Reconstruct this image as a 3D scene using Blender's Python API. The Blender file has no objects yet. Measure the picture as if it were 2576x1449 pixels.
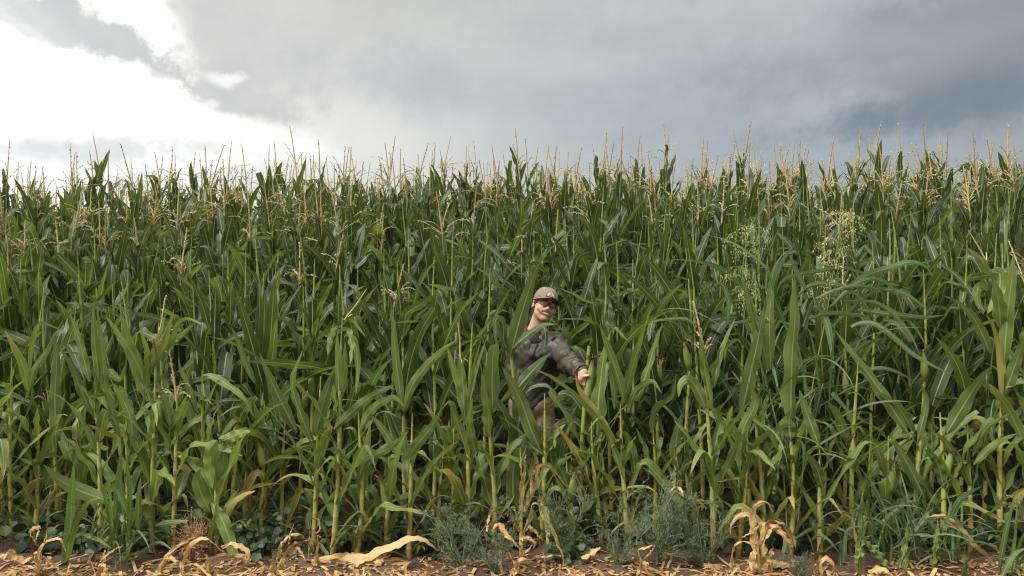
import bpy, math
import numpy as np
R = math.radians
sc = bpy.context.scene
COL = sc.collection

# ------------------------------------------------------------------ camera
HC = 1.6                      # eye height
FP = 1983.0                   # focal length in units of a 2576 wide picture
cam = bpy.data.cameras.new('camera'); cam.sensor_width = 36
cam.lens = 36 * FP / 2576; cam.clip_start = 0.05; cam.clip_end = 5000
camo = bpy.data.objects.new('camera', cam); COL.objects.link(camo)
camo.location = (0, 0, HC); camo.rotation_euler = (R(90), 0, 0)
sc.camera = camo
sc.view_settings.view_transform = 'Standard'; sc.view_settings.look = 'None'
EXPO = 1.6                  # exposed for the corn in its own shade
sc.view_settings.exposure = EXPO; sc.view_settings.gamma = 1.0
sc.cycles.use_denoising = True; sc.cycles.filter_width = 1.15
sc.cycles.max_bounces = 8; sc.cycles.diffuse_bounces = 4; sc.cycles.transmission_bounces = 6

# ------------------------------------------------------------------ node helpers
class NT:
    def __init__(s, tree): s.t = tree; s.n = tree.nodes; s.l = tree.links
    def new(s, kind, **kw):
        n = s.n.new(kind)
        for k, v in kw.items(): setattr(n, k, v)
        return n
    def put(s, sock, v):
        if hasattr(v, 'is_output') or isinstance(v, bpy.types.NodeSocket): s.l.new(v, sock)
        else: sock.default_value = v
    def math(s, op, a, b=0.0, c=None, clamp=False):
        n = s.new('ShaderNodeMath', operation=op, use_clamp=clamp)
        s.put(n.inputs[0], a); s.put(n.inputs[1], b)
        if c is not None: s.put(n.inputs[2], c)
        return n.outputs[0]
    def mix(s, f, a, b, blend='MIX'):
        n = s.new('ShaderNodeMix', data_type='RGBA', blend_type=blend)
        s.put(n.inputs['Factor'], f); s.put(n.inputs['A'], col4(a)); s.put(n.inputs['B'], col4(b))
        return n.outputs['Result']
    def step(s, x, a, b, lo=0.0, hi=1.0):
        n = s.new('ShaderNodeMapRange', interpolation_type='SMOOTHSTEP')
        s.put(n.inputs['Value'], x); n.inputs['From Min'].default_value = a; n.inputs['From Max'].default_value = b
        n.inputs['To Min'].default_value = lo; n.inputs['To Max'].default_value = hi
        return n.outputs['Result']
    def noise(s, vec, scale, detail=3, rough=0.5, dim='3D'):
        n = s.new('ShaderNodeTexNoise', noise_dimensions=dim)
        if vec is not None: s.l.new(vec, n.inputs['Vector'])
        n.inputs['Scale'].default_value = scale; n.inputs['Detail'].default_value = detail
        n.inputs['Roughness'].default_value = rough
        return n
    def ramp(s, x, stops):
        n = s.new('ShaderNodeValToRGB'); s.put(n.inputs['Fac'], x)
        e = n.color_ramp.elements
        while len(e) < len(stops): e.new(0.5)
        for i, (p, c) in enumerate(stops): e[i].position = p; e[i].color = col4(c)
        return n.outputs['Color']
def col4(c):
    if isinstance(c, (tuple, list)): return tuple(c) + (1.0,) if len(c) == 3 else tuple(c)
    return c
def lin(r, g, b):
    f = lambda v: v / 12.92 if v <= 0.04045 else ((v + 0.055) / 1.055) ** 2.4
    return (f(r / 255), f(g / 255), f(b / 255))

# ------------------------------------------------------------------ sky and sun
SUN_AZ, SUN_EL = R(-122), R(48)
world = bpy.data.worlds.new('World'); sc.world = world; world.use_nodes = True
w = NT(world.node_tree); w.n.clear()
tc = w.new('ShaderNodeTexCoord'); dirv = tc.outputs['Generated']
sep = w.new('ShaderNodeSeparateXYZ'); w.l.new(dirv, sep.inputs[0])
DX, DY, DZ = sep.outputs
AZ = w.math('ARCTAN2', DX, DY)
EL = w.math('ARCSINE', DZ)
def px2az(px): return math.atan((px - 1288) / FP)
def py2el(px, py): return math.atan((725 - py) / FP * math.cos(px2az(px)))
nz4 = w.noise(dirv, 42.0, 6, 0.62); nz1 = w.noise(dirv, 5.5, 6, 0.58); nz2 = w.noise(dirv, 16.0, 6, 0.6)
cv = w.new('ShaderNodeVectorMath', operation='MULTIPLY'); w.l.new(dirv, cv.inputs[0]); cv.inputs[1].default_value = (1, 1, 3.2)
nz3 = w.noise(cv.outputs[0], 3.2, 5, 0.55)
n1 = w.math('SUBTRACT', nz1.outputs['Fac'], 0.5); n2 = w.math('SUBTRACT', nz2.outputs['Fac'], 0.5)
n3 = w.math('SUBTRACT', nz3.outputs['Fac'], 0.5)
n4 = w.math('SUBTRACT', nz4.outputs['Fac'], 0.5)
WOB = w.math('ADD', w.math('MULTIPLY', n1, 2.2), w.math('ADD', w.math('MULTIPLY', n2, 1.7), w.math('MULTIPLY', n4, 1.3)))
def blob(px, py, rx, ry, ang=0, soft=0.5, wob=1.0):
    """soft edged patch of cloud round a direction of the sky, ragged by noise"""
    a0, e0 = px2az(px), py2el(px, py)
    dx = w.math('SUBTRACT', AZ, a0); dy = w.math('SUBTRACT', EL, e0)
    c, s_ = math.cos(R(ang)), math.sin(R(ang))
    u = w.math('ADD', w.math('MULTIPLY', dx, c * FP / rx), w.math('MULTIPLY', dy, s_ * FP / rx))
    v = w.math('ADD', w.math('MULTIPLY', dx, -s_ * FP / ry), w.math('MULTIPLY', dy, c * FP / ry))
    d = w.math('SQRT', w.math('ADD', w.math('MULTIPLY', u, u), w.math('MULTIPLY', v, v)))
    d = w.math('ADD', d, w.math('MULTIPLY', WOB, wob))
    return w.step(d, 1 + soft, 1 - soft)
azn = w.math('ADD', w.math('ADD', AZ, w.math('MULTIPLY', EL, 0.18)), w.math('MULTIPLY', n3, 0.16))
t_ = w.math('DIVIDE', w.math('ADD', azn, R(40)), R(80))
G = lambda v: lin(*v)
base = w.ramp(t_, [(0.0, G((226, 228, 227))), (0.25, G((216, 216, 214))), (0.42, G((203, 204, 203))), (0.52, G((188, 192, 193))),
                   (0.64, G((173, 180, 185))), (0.80, G((163, 172, 178))), (0.93, G((150, 158, 165)))])
low = w.step(EL, R(9), R(2))                       # towards the horizon on the right: bluer, darker
lowr = w.math('MULTIPLY', low, w.step(AZ, R(3), R(26)))
sky = w.mix(w.math('MULTIPLY', lowr, 0.75), base, G((143, 160, 173)))
top = w.math('MULTIPLY', w.step(EL, R(11), R(20)), w.step(AZ, R(33), R(10)))
sky = w.mix(w.math('MULTIPLY', top, 0.5), sky, G((206, 206, 201)))
fine = w.step(nz3.outputs['Fac'], 0.38, 0.66)
sky = w.mix(w.math('MULTIPLY', fine, 0.16), sky, G((214, 214, 211)))
WHITE = (1.5, 1.48, 1.42)
# the bright gap before the sun
gap = blob(90, 255, 390, 250, 0, 0.42, 0.55)
gap2 = blob(370, 355, 320, 78, -4, 0.6, 0.5)
gap3 = blob(330, 60, 190, 70, -38, 0.4, 0.6)
glow = blob(600, 380, 420, 190, 0, 0.9, 0.2)
sky = w.mix(w.math('MULTIPLY', glow, 0.55), sky, (1.0, 0.99, 0.95))
for g_ in (gap, gap2, gap3): sky = w.mix(g_, sky, WHITE)
# clouds in front of it
for (px, py, rx, ry, an, so, wo, c, f) in [
        (235, 98, 175, 50, -24, 0.35, 1.0, (205, 207, 206), 0.95), (50, 45, 120, 40, -30, 0.5, 0.8, (222, 226, 224), 0.85),
        (650, 120, 180, 150, 0, 0.35, 0.6, (211, 211, 209), 0.95), (600, 248, 150, 42, -6, 0.35, 1.0, (208, 208, 207), 0.95),
        (190, 378, 250, 40, 6, 0.6, 0.9, (222, 227, 228), 0.9), (700, 440, 330, 40, 0, 0.8, 0.6, (222, 223, 221), 0.7), (250, 470, 420, 40, 0, 0.8, 0.6, (228, 231, 231), 0.75), (20, 415, 120, 30, 0, 0.5, 0.7, (252, 252, 252), 0.7),
        (900, 180, 420, 62, 5, 0.8, 0.7, (202, 203, 203), 0.5), (560, 372, 160, 22, -3, 0.7, 0.7, (236, 238, 236), 0.6),
        (1060, 215, 130, 62, -8, 0.8, 0.6, (180, 187, 191), 0.6)]:
    sky = w.mix(w.math('MULTIPLY', blob(px, py, rx, ry, an, so, wo), f), sky, G(c))
sky = w.mix(blob(235, 232, 215, 62, -8, 0.3, 0.9), sky, WHITE)
for b_ in ((552, 203, 30, 12, -14, 0.7, 2.2), (592, 199, 24, 9, 10, 0.7, 2.2), (530, 262, 16, 10, 0, 0.8, 2.0)):
    sky = w.mix(w.math('MULTIPLY', blob(*b_), 0.75), sky, (1.0, 1.0, 0.98))
# the dark rain cloud on the right
for (px, py, rx, ry, an, so, wo, c, f) in [
        (2520, 130, 290, 130, 12, 0.45, 0.6, (142, 147, 153), 0.75), (2390, 272, 290, 44, 6, 0.6, 0.7, (120, 133, 147), 0.8), (2570, 220, 240, 70, 12, 0.8, 0.6, (126, 136, 147), 0.55),
        (2480, 30, 420, 80, 8, 0.8, 0.8, (148, 151, 153), 0.6), (1900, 110, 300, 30, -4, 0.9, 0.9, (190, 194, 195), 0.35),
        (1390, 165, 190, 30, -4, 0.9, 0.9, (203, 205, 205), 0.5), (2250, 165, 180, 40, 15, 0.9, 0.9, (168, 174, 178), 0.5)]:
    sky = w.mix(w.math('MULTIPLY', blob(px, py, rx, ry, an, so, wo), f), sky, G(c))
tex = w.math('ADD', w.math('MULTIPLY', n2, 0.55), w.math('ADD', w.math('MULTIPLY', n3, 0.5), w.math('MULTIPLY', n4, 0.22)))
sky = w.mix(1.0, sky, w.mix(w.step(tex, -0.22, 0.22), (0.95, 0.955, 0.965), (1.10, 1.095, 1.085)), 'MULTIPLY')
# unseen sky: brightened overhead and high behind to light the corn, dimmed low behind
up = w.step(EL, R(26), R(60))
back = w.step(DY, 0.3, -0.3)
zen = w.mix(w.step(DY, 0.35, -0.35), (1.7, 1.7, 1.6), (4.3, 4.2, 3.8))
zen = w.mix(w.math('MULTIPLY', fine, 0.3), zen, (2.0, 1.95, 1.8))
sky = w.mix(w.math('MULTIPLY', back, 0.9), sky, (0.42, 0.43, 0.42))
sky = w.mix(up, sky, zen)
nish = w.new('ShaderNodeTexSky', sky_type='NISHITA'); nish.sun_disc = False
nish.sun_elevation = SUN_EL; nish.sun_rotation = SUN_AZ % (2 * math.pi)
bg1 = w.new('ShaderNodeBackground'); w.l.new(nish.outputs[0], bg1.inputs[0]); bg1.inputs[1].default_value = 0.05
bg2 = w.new('ShaderNodeBackground'); w.l.new(sky, bg2.inputs[0]); bg2.inputs[1].default_value = 2 ** -EXPO
mx = w.new('ShaderNodeMixShader'); mx.inputs[0].default_value = 0.97       # nearly closed cloud cover
w.l.new(bg1.outputs[0], mx.inputs[1]); w.l.new(bg2.outputs[0], mx.inputs[2])
wo_ = w.new('ShaderNodeOutputWorld'); w.l.new(mx.outputs[0], wo_.inputs[0])
sun = bpy.data.lights.new('sun', 'SUN'); sun.energy = 1.5; sun.angle = R(24); sun.color = (1.0, 0.96, 0.89)
suno = bpy.data.objects.new('sun', sun); COL.objects.link(suno)
suno.rotation_euler = (R(90) - SUN_EL, 0, math.pi - SUN_AZ)   # through thin cloud from the left, as the man's shaded left cheek shows
suno.location = (0, 0, 40)

# ------------------------------------------------------------------ materials
def mat(name):
    m = bpy.data.materials.new(name); m.use_nodes = True
    t = NT(m.node_tree); t.n.clear()
    out = t.new('ShaderNodeOutputMaterial')
    return m, t, out
def leaf_material(name, dark, pale, yellow, dry, rib, trans, rough=0.45, tfac=0.36, spec=0.42):
    """blade: UV x across, y along; attribute leaf = (random, age, vigour)"""
    m, t, out = mat(name)
    uv = t.new('ShaderNodeUVMap', uv_map='uv'); s = t.new('ShaderNodeSeparateXYZ'); t.l.new(uv.outputs[0], s.inputs[0])
    at = t.new('ShaderNodeAttribute', attribute_name='leaf'); a = t.new('ShaderNodeSeparateColor'); t.l.new(at.outputs['Color'], a.inputs[0])
    geo = t.new('ShaderNodeNewGeometry')
    ob = t.new('ShaderNodeTexCoord')
    n_big = t.noise(ob.outputs['Object'], 7.0, 3)
    ac = t.math('ABSOLUTE', t.math('SUBTRACT', s.outputs[0], 0.5))
    # streaks along the blade
    cmb = t.new('ShaderNodeCombineXYZ'); t.put(cmb.inputs[0], t.math('MULTIPLY', s.outputs[0], 26.0)); t.put(cmb.inputs[1], t.math('MULTIPLY', s.outputs[1], 2.2))
    t.put(cmb.inputs[2], t.math('MULTIPLY', a.outputs[0], 40.0))
    n_st = t.noise(cmb.outputs[0], 1.0, 3)
    cmb2 = t.new('ShaderNodeCombineXYZ'); t.put(cmb2.inputs[0], t.math('MULTIPLY', s.outputs[0], 5.0)); t.put(cmb2.inputs[1], t.math('MULTIPLY', s.outputs[1], 14.0))
    t.put(cmb2.inputs[2], t.math('MULTIPLY', a.outputs[0], 91.0))
    n_sp = t.noise(cmb2.outputs[0], 1.6, 4, 0.65)
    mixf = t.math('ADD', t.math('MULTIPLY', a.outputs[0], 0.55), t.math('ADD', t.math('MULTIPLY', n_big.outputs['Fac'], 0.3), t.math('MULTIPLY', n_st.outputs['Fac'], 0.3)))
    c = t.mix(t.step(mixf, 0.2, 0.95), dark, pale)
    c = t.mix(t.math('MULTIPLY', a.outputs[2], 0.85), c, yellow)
    # old edges and tips go straw coloured
    age = t.math('ADD', t.math('MULTIPLY', s.outputs[1], 0.75), t.math('ADD', t.math('MULTIPLY', ac, 0.55), t.math('MULTIPLY', n_sp.outputs['Fac'], 0.55)))
    thr = t.math('SUBTRACT', 1.62, t.math('MULTIPLY', a.outputs[1], 1.25))
    agem = t.step(t.math('SUBTRACT', age, thr), -0.06, 0.12)
    c = t.mix(t.math('MULTIPLY', agem, 0.9), c, dry)
    # pale specks and tears
    sp = t.step(n_sp.outputs['Fac'], 0.70, 0.76)
    c = t.mix(t.math('MULTIPLY', sp, 0.45), c, rib)
    ribw = t.math('SUBTRACT', 0.060, t.math('MULTIPLY', s.outputs[1], 0.040))
    rm = t.step(t.math('SUBTRACT', ac, ribw), 0.012, -0.012)
    c = t.mix(t.math('MULTIPLY', rm, 0.92), c, rib)
    edge = t.step(ac, 0.468, 0.495)
    c = t.mix(t.math('MULTIPLY', edge, 0.35), c, rib)
    c = t.mix(t.math('MULTIPLY', geo.outputs['Backfacing'], 0.22), c, pale)
    p = t.new('ShaderNodeBsdfPrincipled'); t.l.new(c, p.inputs['Base Color'])
    p.inputs['Roughness'].default_value = rough; p.inputs['Specular IOR Level'].default_value = spec
    bp = t.new('ShaderNodeBump'); bp.inputs['Strength'].default_value = 0.35; bp.inputs['Distance'].default_value = 0.004
    t.put(bp.inputs['Height'], n_st.outputs['Fac']); t.l.new(bp.outputs[0], p.inputs['Normal'])
    tr = t.new('ShaderNodeBsdfTranslucent'); t.l.new(t.mix(0.55, c, trans), tr.inputs[0])
    ms = t.new('ShaderNodeMixShader'); ms.inputs[0].default_value = tfac
    t.l.new(p.outputs[0], ms.inputs[1]); t.l.new(tr.outputs[0], ms.inputs[2]); t.l.new(ms.outputs[0], out.inputs[0])
    return m
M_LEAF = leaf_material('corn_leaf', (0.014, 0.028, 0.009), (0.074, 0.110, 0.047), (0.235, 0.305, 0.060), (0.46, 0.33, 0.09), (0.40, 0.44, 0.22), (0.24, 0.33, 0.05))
M_GRASS = leaf_material('grass_blade', (0.030, 0.066, 0.022), (0.090, 0.145, 0.060), (0.165, 0.225, 0.025), (0.50, 0.40, 0.16), (0.30, 0.38, 0.22), (0.15, 0.28, 0.05), 0.4)
M_DRY = leaf_material('dry_blade', (0.40, 0.22, 0.09), (0.60, 0.41, 0.20), (0.30, 0.31, 0.09), (0.24, 0.11, 0.04), (0.62, 0.43, 0.22), (0.60, 0.33, 0.10), 0.6, 0.25, 0.3)
def simple(name, c1, c2, scale=8, rough=0.6, tfac=0.0, spec=0.4, bump=0.0, attr=True, stretch=None, metal=0):
    m, t, out = mat(name)
    ob = t.new('ShaderNodeTexCoord'); v = ob.outputs['Object']
    if stretch:
        vm = t.new('ShaderNodeVectorMath', operation='MULTIPLY'); t.l.new(v, vm.inputs[0]); vm.inputs[1].default_value = stretch; v = vm.outputs[0]
    n = t.noise(v, scale, 4, 0.6)
    f = n.outputs['Fac']
    if attr:
        at = t.new('ShaderNodeAttribute', attribute_name='leaf'); a = t.new('ShaderNodeSeparateColor'); t.l.new(at.outputs['Color'], a.inputs[0])
        f = t.math('ADD', t.math('MULTIPLY', f, 0.5), t.math('MULTIPLY', a.outputs[0], 0.5))
    c = t.mix(t.step(f, 0.3, 0.7), c1, c2)
    p = t.new('ShaderNodeBsdfPrincipled'); t.l.new(c, p.inputs['Base Color']); p.inputs['Roughness'].default_value = rough
    p.inputs['Specular IOR Level'].default_value = spec; p.inputs['Metallic'].default_value = metal
    if bump:
        bp = t.new('ShaderNodeBump'); bp.inputs['Strength'].default_value = bump; bp.inputs['Distance'].default_value = 0.01
        t.l.new(n.outputs['Fac'], bp.inputs['Height']); t.l.new(bp.outputs[0], p.inputs['Normal'])
    if tfac:
        tr = t.new('ShaderNodeBsdfTranslucent'); t.l.new(c, tr.inputs[0])
        ms = t.new('ShaderNodeMixShader'); ms.inputs[0].default_value = tfac
        t.l.new(p.outputs[0], ms.inputs[1]); t.l.new(tr.outputs[0], ms.inputs[2]); t.l.new(ms.outputs[0], out.inputs[0])
    else: t.l.new(p.outputs[0], out.inputs[0])
    return m
# stalk: UV x = closeness to a node, y = height over ground in metres
m, t, out = mat('corn_stalk'); M_STALK = m
uv = t.new('ShaderNodeUVMap', uv_map='uv'); s = t.new('ShaderNodeSeparateXYZ'); t.l.new(uv.outputs[0], s.inputs[0])
ob = t.new('ShaderNodeTexCoord'); vm = t.new('ShaderNodeVectorMath', operation='MULTIPLY'); t.l.new(ob.outputs['Object'], vm.inputs[0]); vm.inputs[1].default_value = (90, 90, 6)
nn = t.noise(vm.outputs[0], 1.0, 4)
hh = t.math('ADD', s.outputs[1], t.math('MULTIPLY', t.math('SUBTRACT', nn.outputs['Fac'], 0.5), 0.35))
c = t.ramp(t.math('MULTIPLY', hh, 0.5), [(0.0, (0.20, 0.11, 0.05)), (0.07, (0.27, 0.18, 0.075)), (0.12, (0.28, 0.27, 0.085)), (0.30, (0.25, 0.29, 0.06)), (0.6, (0.17, 0.23, 0.04)), (1.0, (0.10, 0.16, 0.03))])
at = t.new('ShaderNodeAttribute', attribute_name='leaf'); a = t.new('ShaderNodeSeparateColor'); t.l.new(at.outputs['Color'], a.inputs[0])
c = t.mix(a.outputs[1], c, (0.42, 0.34, 0.09))
c = t.mix(t.math('MULTIPLY', s.outputs[0], 0.6), c, (0.36, 0.33, 0.14))
p = t.new('ShaderNodeBsdfPrincipled'); t.l.new(c, p.inputs['Base Color']); p.inputs['Roughness'].default_value = 0.5; t.l.new(p.outputs[0], out.inputs[0])
M_TASSEL = simple('tassel_straw', (0.46, 0.36, 0.18), (0.53, 0.49, 0.25), 30, 0.8, 0.2, 0.2)
M_HUSK = simple('ear_husk', (0.17, 0.24, 0.055), (0.32, 0.35, 0.10), 60, 0.55, 0.1, stretch=(1, 1, 0.15))
M_HUSKDRY = simple('dry_husk', (0.38, 0.26, 0.13), (0.60, 0.47, 0.26), 40, 0.7, 0.1)
M_SILK = simple('corn_silk', (0.06, 0.018, 0.010), (0.13, 0.042, 0.02), 60, 0.6)
M_WEED = simple('feathery_weed', (0.12, 0.16, 0.085), (0.23, 0.27, 0.165), 10, 0.7, 0.2, 0.2)
M_VINE = simple('vine_leaf', (0.013, 0.032, 0.009), (0.034, 0.064, 0.018), 14, 0.5, 0.15)
M_TUMBLE = simple('dry_twigs', (0.34, 0.19, 0.11), (0.52, 0.33, 0.21), 20, 0.85, 0.1, 0.2)
M_SEED = simple('seed_head', (0.30, 0.36, 0.12), (0.50, 0.42, 0.20), 12, 0.7, 0.2, 0.2)

# ------------------------------------------------------------------ mesh helpers
class MB:
    def __init__(s): s.V = []; s.F = []; s.U = []; s.A = []; s.M = []; s.n = 0
    def add(s, v, f, uv=None, attr=(0.5, 0, 0), mi=0):
        v = np.asarray(v, float).reshape(-1, 3); f = np.asarray(f, int).reshape(-1, 4)
        s.V.append(v); s.F.append(f + s.n)
        s.U.append(np.zeros((len(v), 2)) if uv is None else np.asarray(uv, float).reshape(-1, 2))
        a = np.asarray(attr, float)
        s.A.append(np.broadcast_to(a, (len(v), 3)).copy()); s.M.append(np.full(len(f), mi, int))
        s.n += len(v)
    def merge(s, o, off=(0, 0, 0), mi=0, rz=0.0):
        if not o.V: return
        c, q = math.cos(rz), math.sin(rz); rot = np.array([[c, q, 0], [-q, c, 0], [0, 0, 1]])
        for v, f, u, a in zip(o.V, o.F, o.U, o.A):
            s.V.append(v @ rot + np.asarray(off)); s.U.append(u); s.A.append(a)
        for f in o.F: s.F.append(f + s.n); s.M.append(np.full(len(f), mi, int))
        s.n += o.n
    def mesh(s, name, mats):
        V = np.concatenate(s.V); F = np.concatenate(s.F); U = np.concatenate(s.U); A = np.concatenate(s.A); M = np.concatenate(s.M)
        return raw_mesh(name, V, F, mats, U, A, M)
    def build(s, name, mats, parent=None, loc=None, rot=None):
        if not s.V: return None
        if not isinstance(mats, (list, tuple)): mats = [mats]
        return obj(name, s.mesh(name, mats), parent, loc, rot)
def raw_mesh(name, V, F, mats, U=None, A=None, M=None, smooth=True):
    me = bpy.data.meshes.new(name); nf = len(F)
    tri = F[:, 2] == F[:, 3] if F.shape[1] == 4 else np.ones(nf, bool)
    if F.shape[1] == 4 and tri.any():
        cnt = np.where(tri, 3, 4); loops = np.concatenate([F[i, :cnt[i]] for i in range(nf)]) if nf < 20000 else F[np.repeat(np.arange(nf), cnt), np.concatenate([np.arange(k) for k in cnt])]
    else:
        cnt = np.full(nf, F.shape[1]); loops = F.ravel()
    me.vertices.add(len(V)); me.vertices.foreach_set('co', np.ascontiguousarray(V, np.float32).ravel())
    me.loops.add(len(loops)); me.loops.foreach_set('vertex_index', loops.astype(np.int32))
    st = np.concatenate([[0], np.cumsum(cnt)[:-1]])
    me.polygons.add(nf); me.polygons.foreach_set('loop_start', st.astype(np.int32))
    if smooth: me.polygons.foreach_set('use_smooth', np.ones(nf, bool))
    for mm in mats: me.materials.append(mm)
    if M is not None: me.polygons.foreach_set('material_index', M.astype(np.int32))
    if U is not None:
        l = me.uv_layers.new(name='uv'); l.data.foreach_set('uv', U[loops].astype(np.float32).ravel())
    if A is not None:
        at = me.attributes.new('leaf', 'FLOAT_COLOR', 'POINT')
        at.data.foreach_set('color', np.concatenate([A, np.ones((len(A), 1))], 1).astype(np.float32).ravel())
    me.update(calc_edges=True)
    return me
def obj(name, data, parent=None, loc=None, rot=None):
    o = bpy.data.objects.new(name, data); COL.objects.link(o)
    if parent is not None: o.parent = parent
    if loc is not None: o.location = loc
    if rot is not None: o.rotation_euler = rot
    return o
def tag(o, label=None, cat=None, group=None, kind=None):
    if label: o['label'] = label
    if cat: o['category'] = cat
    if group: o['group'] = group
    if kind: o['kind'] = kind
    return o
def thing(name, loc, label, cat, group=None):
    return tag(obj(name, None, None, loc), label, cat, group)
def P(px, py, d):
    """a point of the place at depth d metres, seen at (px, py) of the 2576 wide photograph"""
    return np.array([(px - 1288) / FP * d, d, HC + (725 - py) / FP * d])
def sstep(x, a, b):
    t = np.clip((x - a) / (b - a), 0, 1); return t * t * (3 - 2 * t)
def unit(v): return v / np.maximum(np.linalg.norm(v, axis=-1, keepdims=True), 1e-9)
def grid_faces(n, m):
    i = np.arange(n)[:, None]; j = np.arange(m)[None, :]; k = m + 1
    a = i * k + j
    return np.stack([a, a + 1, a + k + 1, a + k], -1).reshape(-1, 4)
def profile(t):
    return np.maximum((0.5 + 0.5 * sstep(t, 0, 0.3)) * np.maximum(1 - np.clip(t, 0, 1) ** 2.4, 0) ** 0.8, 0.012)
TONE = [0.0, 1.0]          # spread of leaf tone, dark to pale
def strip(mb, C, S, N, W, rng, fold=0.45, ruf=0.16, m=4, age=0.0, vig=0.0, wrap=True, cut=1.0, prof=None, mi=0, crum=0.0):
    n = len(C) - 1; t = np.linspace(0, cut, n + 1)
    w_ = W * (profile(t) if prof is None else prof(t))
    f = fold * (1 - 0.75 * t) + (0.75 * np.clip(1 - t / 0.10, 0, 1) if wrap else 0)
    s = np.linspace(-1, 1, m + 1)
    env = sstep(t, 0.03, 0.2) * (1 - 0.6 * t)
    fr = rng.uniform(2.5, 4.5); p1, p2 = rng.uniform(0, 6.3, 2)
    ph = np.where(s < 0, p1, p2)
    wave = np.sin(2 * np.pi * fr * t[:, None] + ph[None, :]) * (s ** 2)[None, :] * (ruf * w_ * env)[:, None]
    a = (np.abs(s)[None, :] * (w_ / 2 * np.sin(f))[:, None] + wave)[..., None]
    b = (s[None, :] * (w_ / 2 * np.cos(f))[:, None])[..., None]
    V = C[:, None, :] + S[:, None, :] * b + N[:, None, :] * a
    if crum:
        q = rng.normal(0, crum, (n + 1, m + 1)); q[1:] = (q[1:] + q[:-1]) * .7; V = V + N[:, None, :] * q[..., None] + S[:, None, :] * (rng.normal(0, crum, (n + 1, 1)) * np.abs(s)[None, :])[..., None]
    U = np.stack(np.broadcast_arrays((s[None, :] + 1) / 2, t[:, None]), -1)
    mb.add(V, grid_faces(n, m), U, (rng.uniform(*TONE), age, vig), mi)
def blade(mb, p0, az, e0, L, W, droop, rng, p=1.6, twist=0.0, drift=0.0, kink=None, n=14, **kw):
    t = np.linspace(0, 1, n + 1)
    ang = e0 - droop * t ** p
    if kink: ang = ang - kink[1] * sstep(t, kink[0] - 0.03, kink[0] + 0.04)
    az_ = az + drift * t
    T = np.stack([np.cos(ang) * np.cos(az_), np.cos(ang) * np.sin(az_), np.sin(ang)], -1)
    mid = (T[1:] + T[:-1]) / 2 * (L / n)
    C = np.asarray(p0) + np.concatenate([np.zeros((1, 3)), np.cumsum(mid, 0)])
    S0 = np.stack([-np.sin(az_), np.cos(az_), 0 * az_], -1); N0 = np.cross(T, S0)
    tw = (twist * t)[:, None]
    strip(mb, C, S0 * np.cos(tw) + N0 * np.sin(tw), -S0 * np.sin(tw) + N0 * np.cos(tw), W, rng, **kw)
def spline(pts, n):
    pts = np.asarray(pts, float); k = len(pts)
    d = np.concatenate([[0], np.cumsum(np.linalg.norm(np.diff(pts, axis=0), axis=1))]); d /= d[-1]
    m_ = np.zeros_like(pts)
    for i in range(k):
        a, b = max(i - 1, 0), min(i + 1, k - 1); m_[i] = (pts[b] - pts[a]) / (d[b] - d[a])
    u = np.linspace(0, 1, n + 1); i = np.clip(np.searchsorted(d, u, 'right') - 1, 0, k - 2)
    h = (d[i + 1] - d[i]); q = ((u - d[i]) / h)[:, None]; h = h[:, None]
    return (2 * q**3 - 3 * q**2 + 1) * pts[i] + (q**3 - 2 * q**2 + q) * h * m_[i] + (-2 * q**3 + 3 * q**2) * pts[i + 1] + (q**3 - q**2) * h * m_[i + 1]
def drawn(mb, pts, W, rng, roll=0.0, roll2=None, n=18, origin=(0, 0, 0), **kw):
    """a blade along measured points in the place; roll turns it about its length, 0 = upper side to the road"""
    C = spline(pts, n); T = unit(np.gradient(C, axis=0))
    view = unit(C - np.array([0, 0, HC]))
    S = unit(np.cross(T, view)); N = np.cross(S, T)
    r = np.linspace(roll, roll if roll2 is None else roll2, n + 1)[:, None]
    S2 = S * np.cos(r) + N * np.sin(r); N2 = -S * np.sin(r) + N * np.cos(r)
    strip(mb, C - np.asarray(origin), S2, N2, W, rng, **kw)
def tube(mb, C, rad, sides=6, uvy=None, uvx=None, attr=(0.5, 0, 0), mi=0):
    C = np.asarray(C, float); n = len(C) - 1; rad = np.broadcast_to(np.asarray(rad, float), (n + 1,))
    T = unit(np.gradient(C, axis=0)); ref = np.array([1.0, 0, 0]) if abs(T[0, 0]) < 0.8 else np.array([0, 1.0, 0])
    S = unit(np.cross(T, ref)); N = np.cross(T, S)
    th = np.arange(sides + 1) * 2 * np.pi / sides
    V = C[:, None] + rad[:, None, None] * (S[:, None] * np.cos(th)[None, :, None] + N[:, None] * np.sin(th)[None, :, None])
    uy = C[:, 2] if uvy is None else uvy; ux = np.zeros(n + 1) if uvx is None else uvx
    U = np.stack(np.broadcast_arrays(ux[:, None], uy[:, None] + 0 * th[None, :]), -1)
    mb.add(V, grid_faces(n, sides), U, attr, mi)

# ------------------------------------------------------------------ ground
rg = np.random.default_rng(3)
def nonuni(a, b, fine0, fine1, step, grow=1.25):
    xs = list(np.arange(fine0, fine1 + 1e-6, step)); s_ = step
    while xs[-1] < b: s_ *= grow; xs.append(xs[-1] + s_)
    s_ = step; lo = []
    x = fine0
    while x > a: s_ *= grow; x -= s_; lo.append(x)
    return np.array(lo[::-1] + xs)
gx = nonuni(-600, 600, -3.6, 3.6, 0.03); gy = nonuni(-300, 900, 4.0, 5.4, 0.03)
X, Y = np.meshgrid(gx, gy, indexing='ij')
def ground_z(x, y):
    near = np.exp(-((np.asarray(x) / 9) ** 2)) * np.exp(-(((np.asarray(y) - 5) / 5) ** 2))
    z = 0.018 * np.sin(3.1 * x + 1.3 * y) + 0.012 * np.sin(7.7 * x - 5.1 * y + 1) + 0.009 * np.sin(15 * x + 11 * y) + 0.008 * np.sin(23 * x - 17 * y + 2)
    return z * near - 0.02 * near
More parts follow.
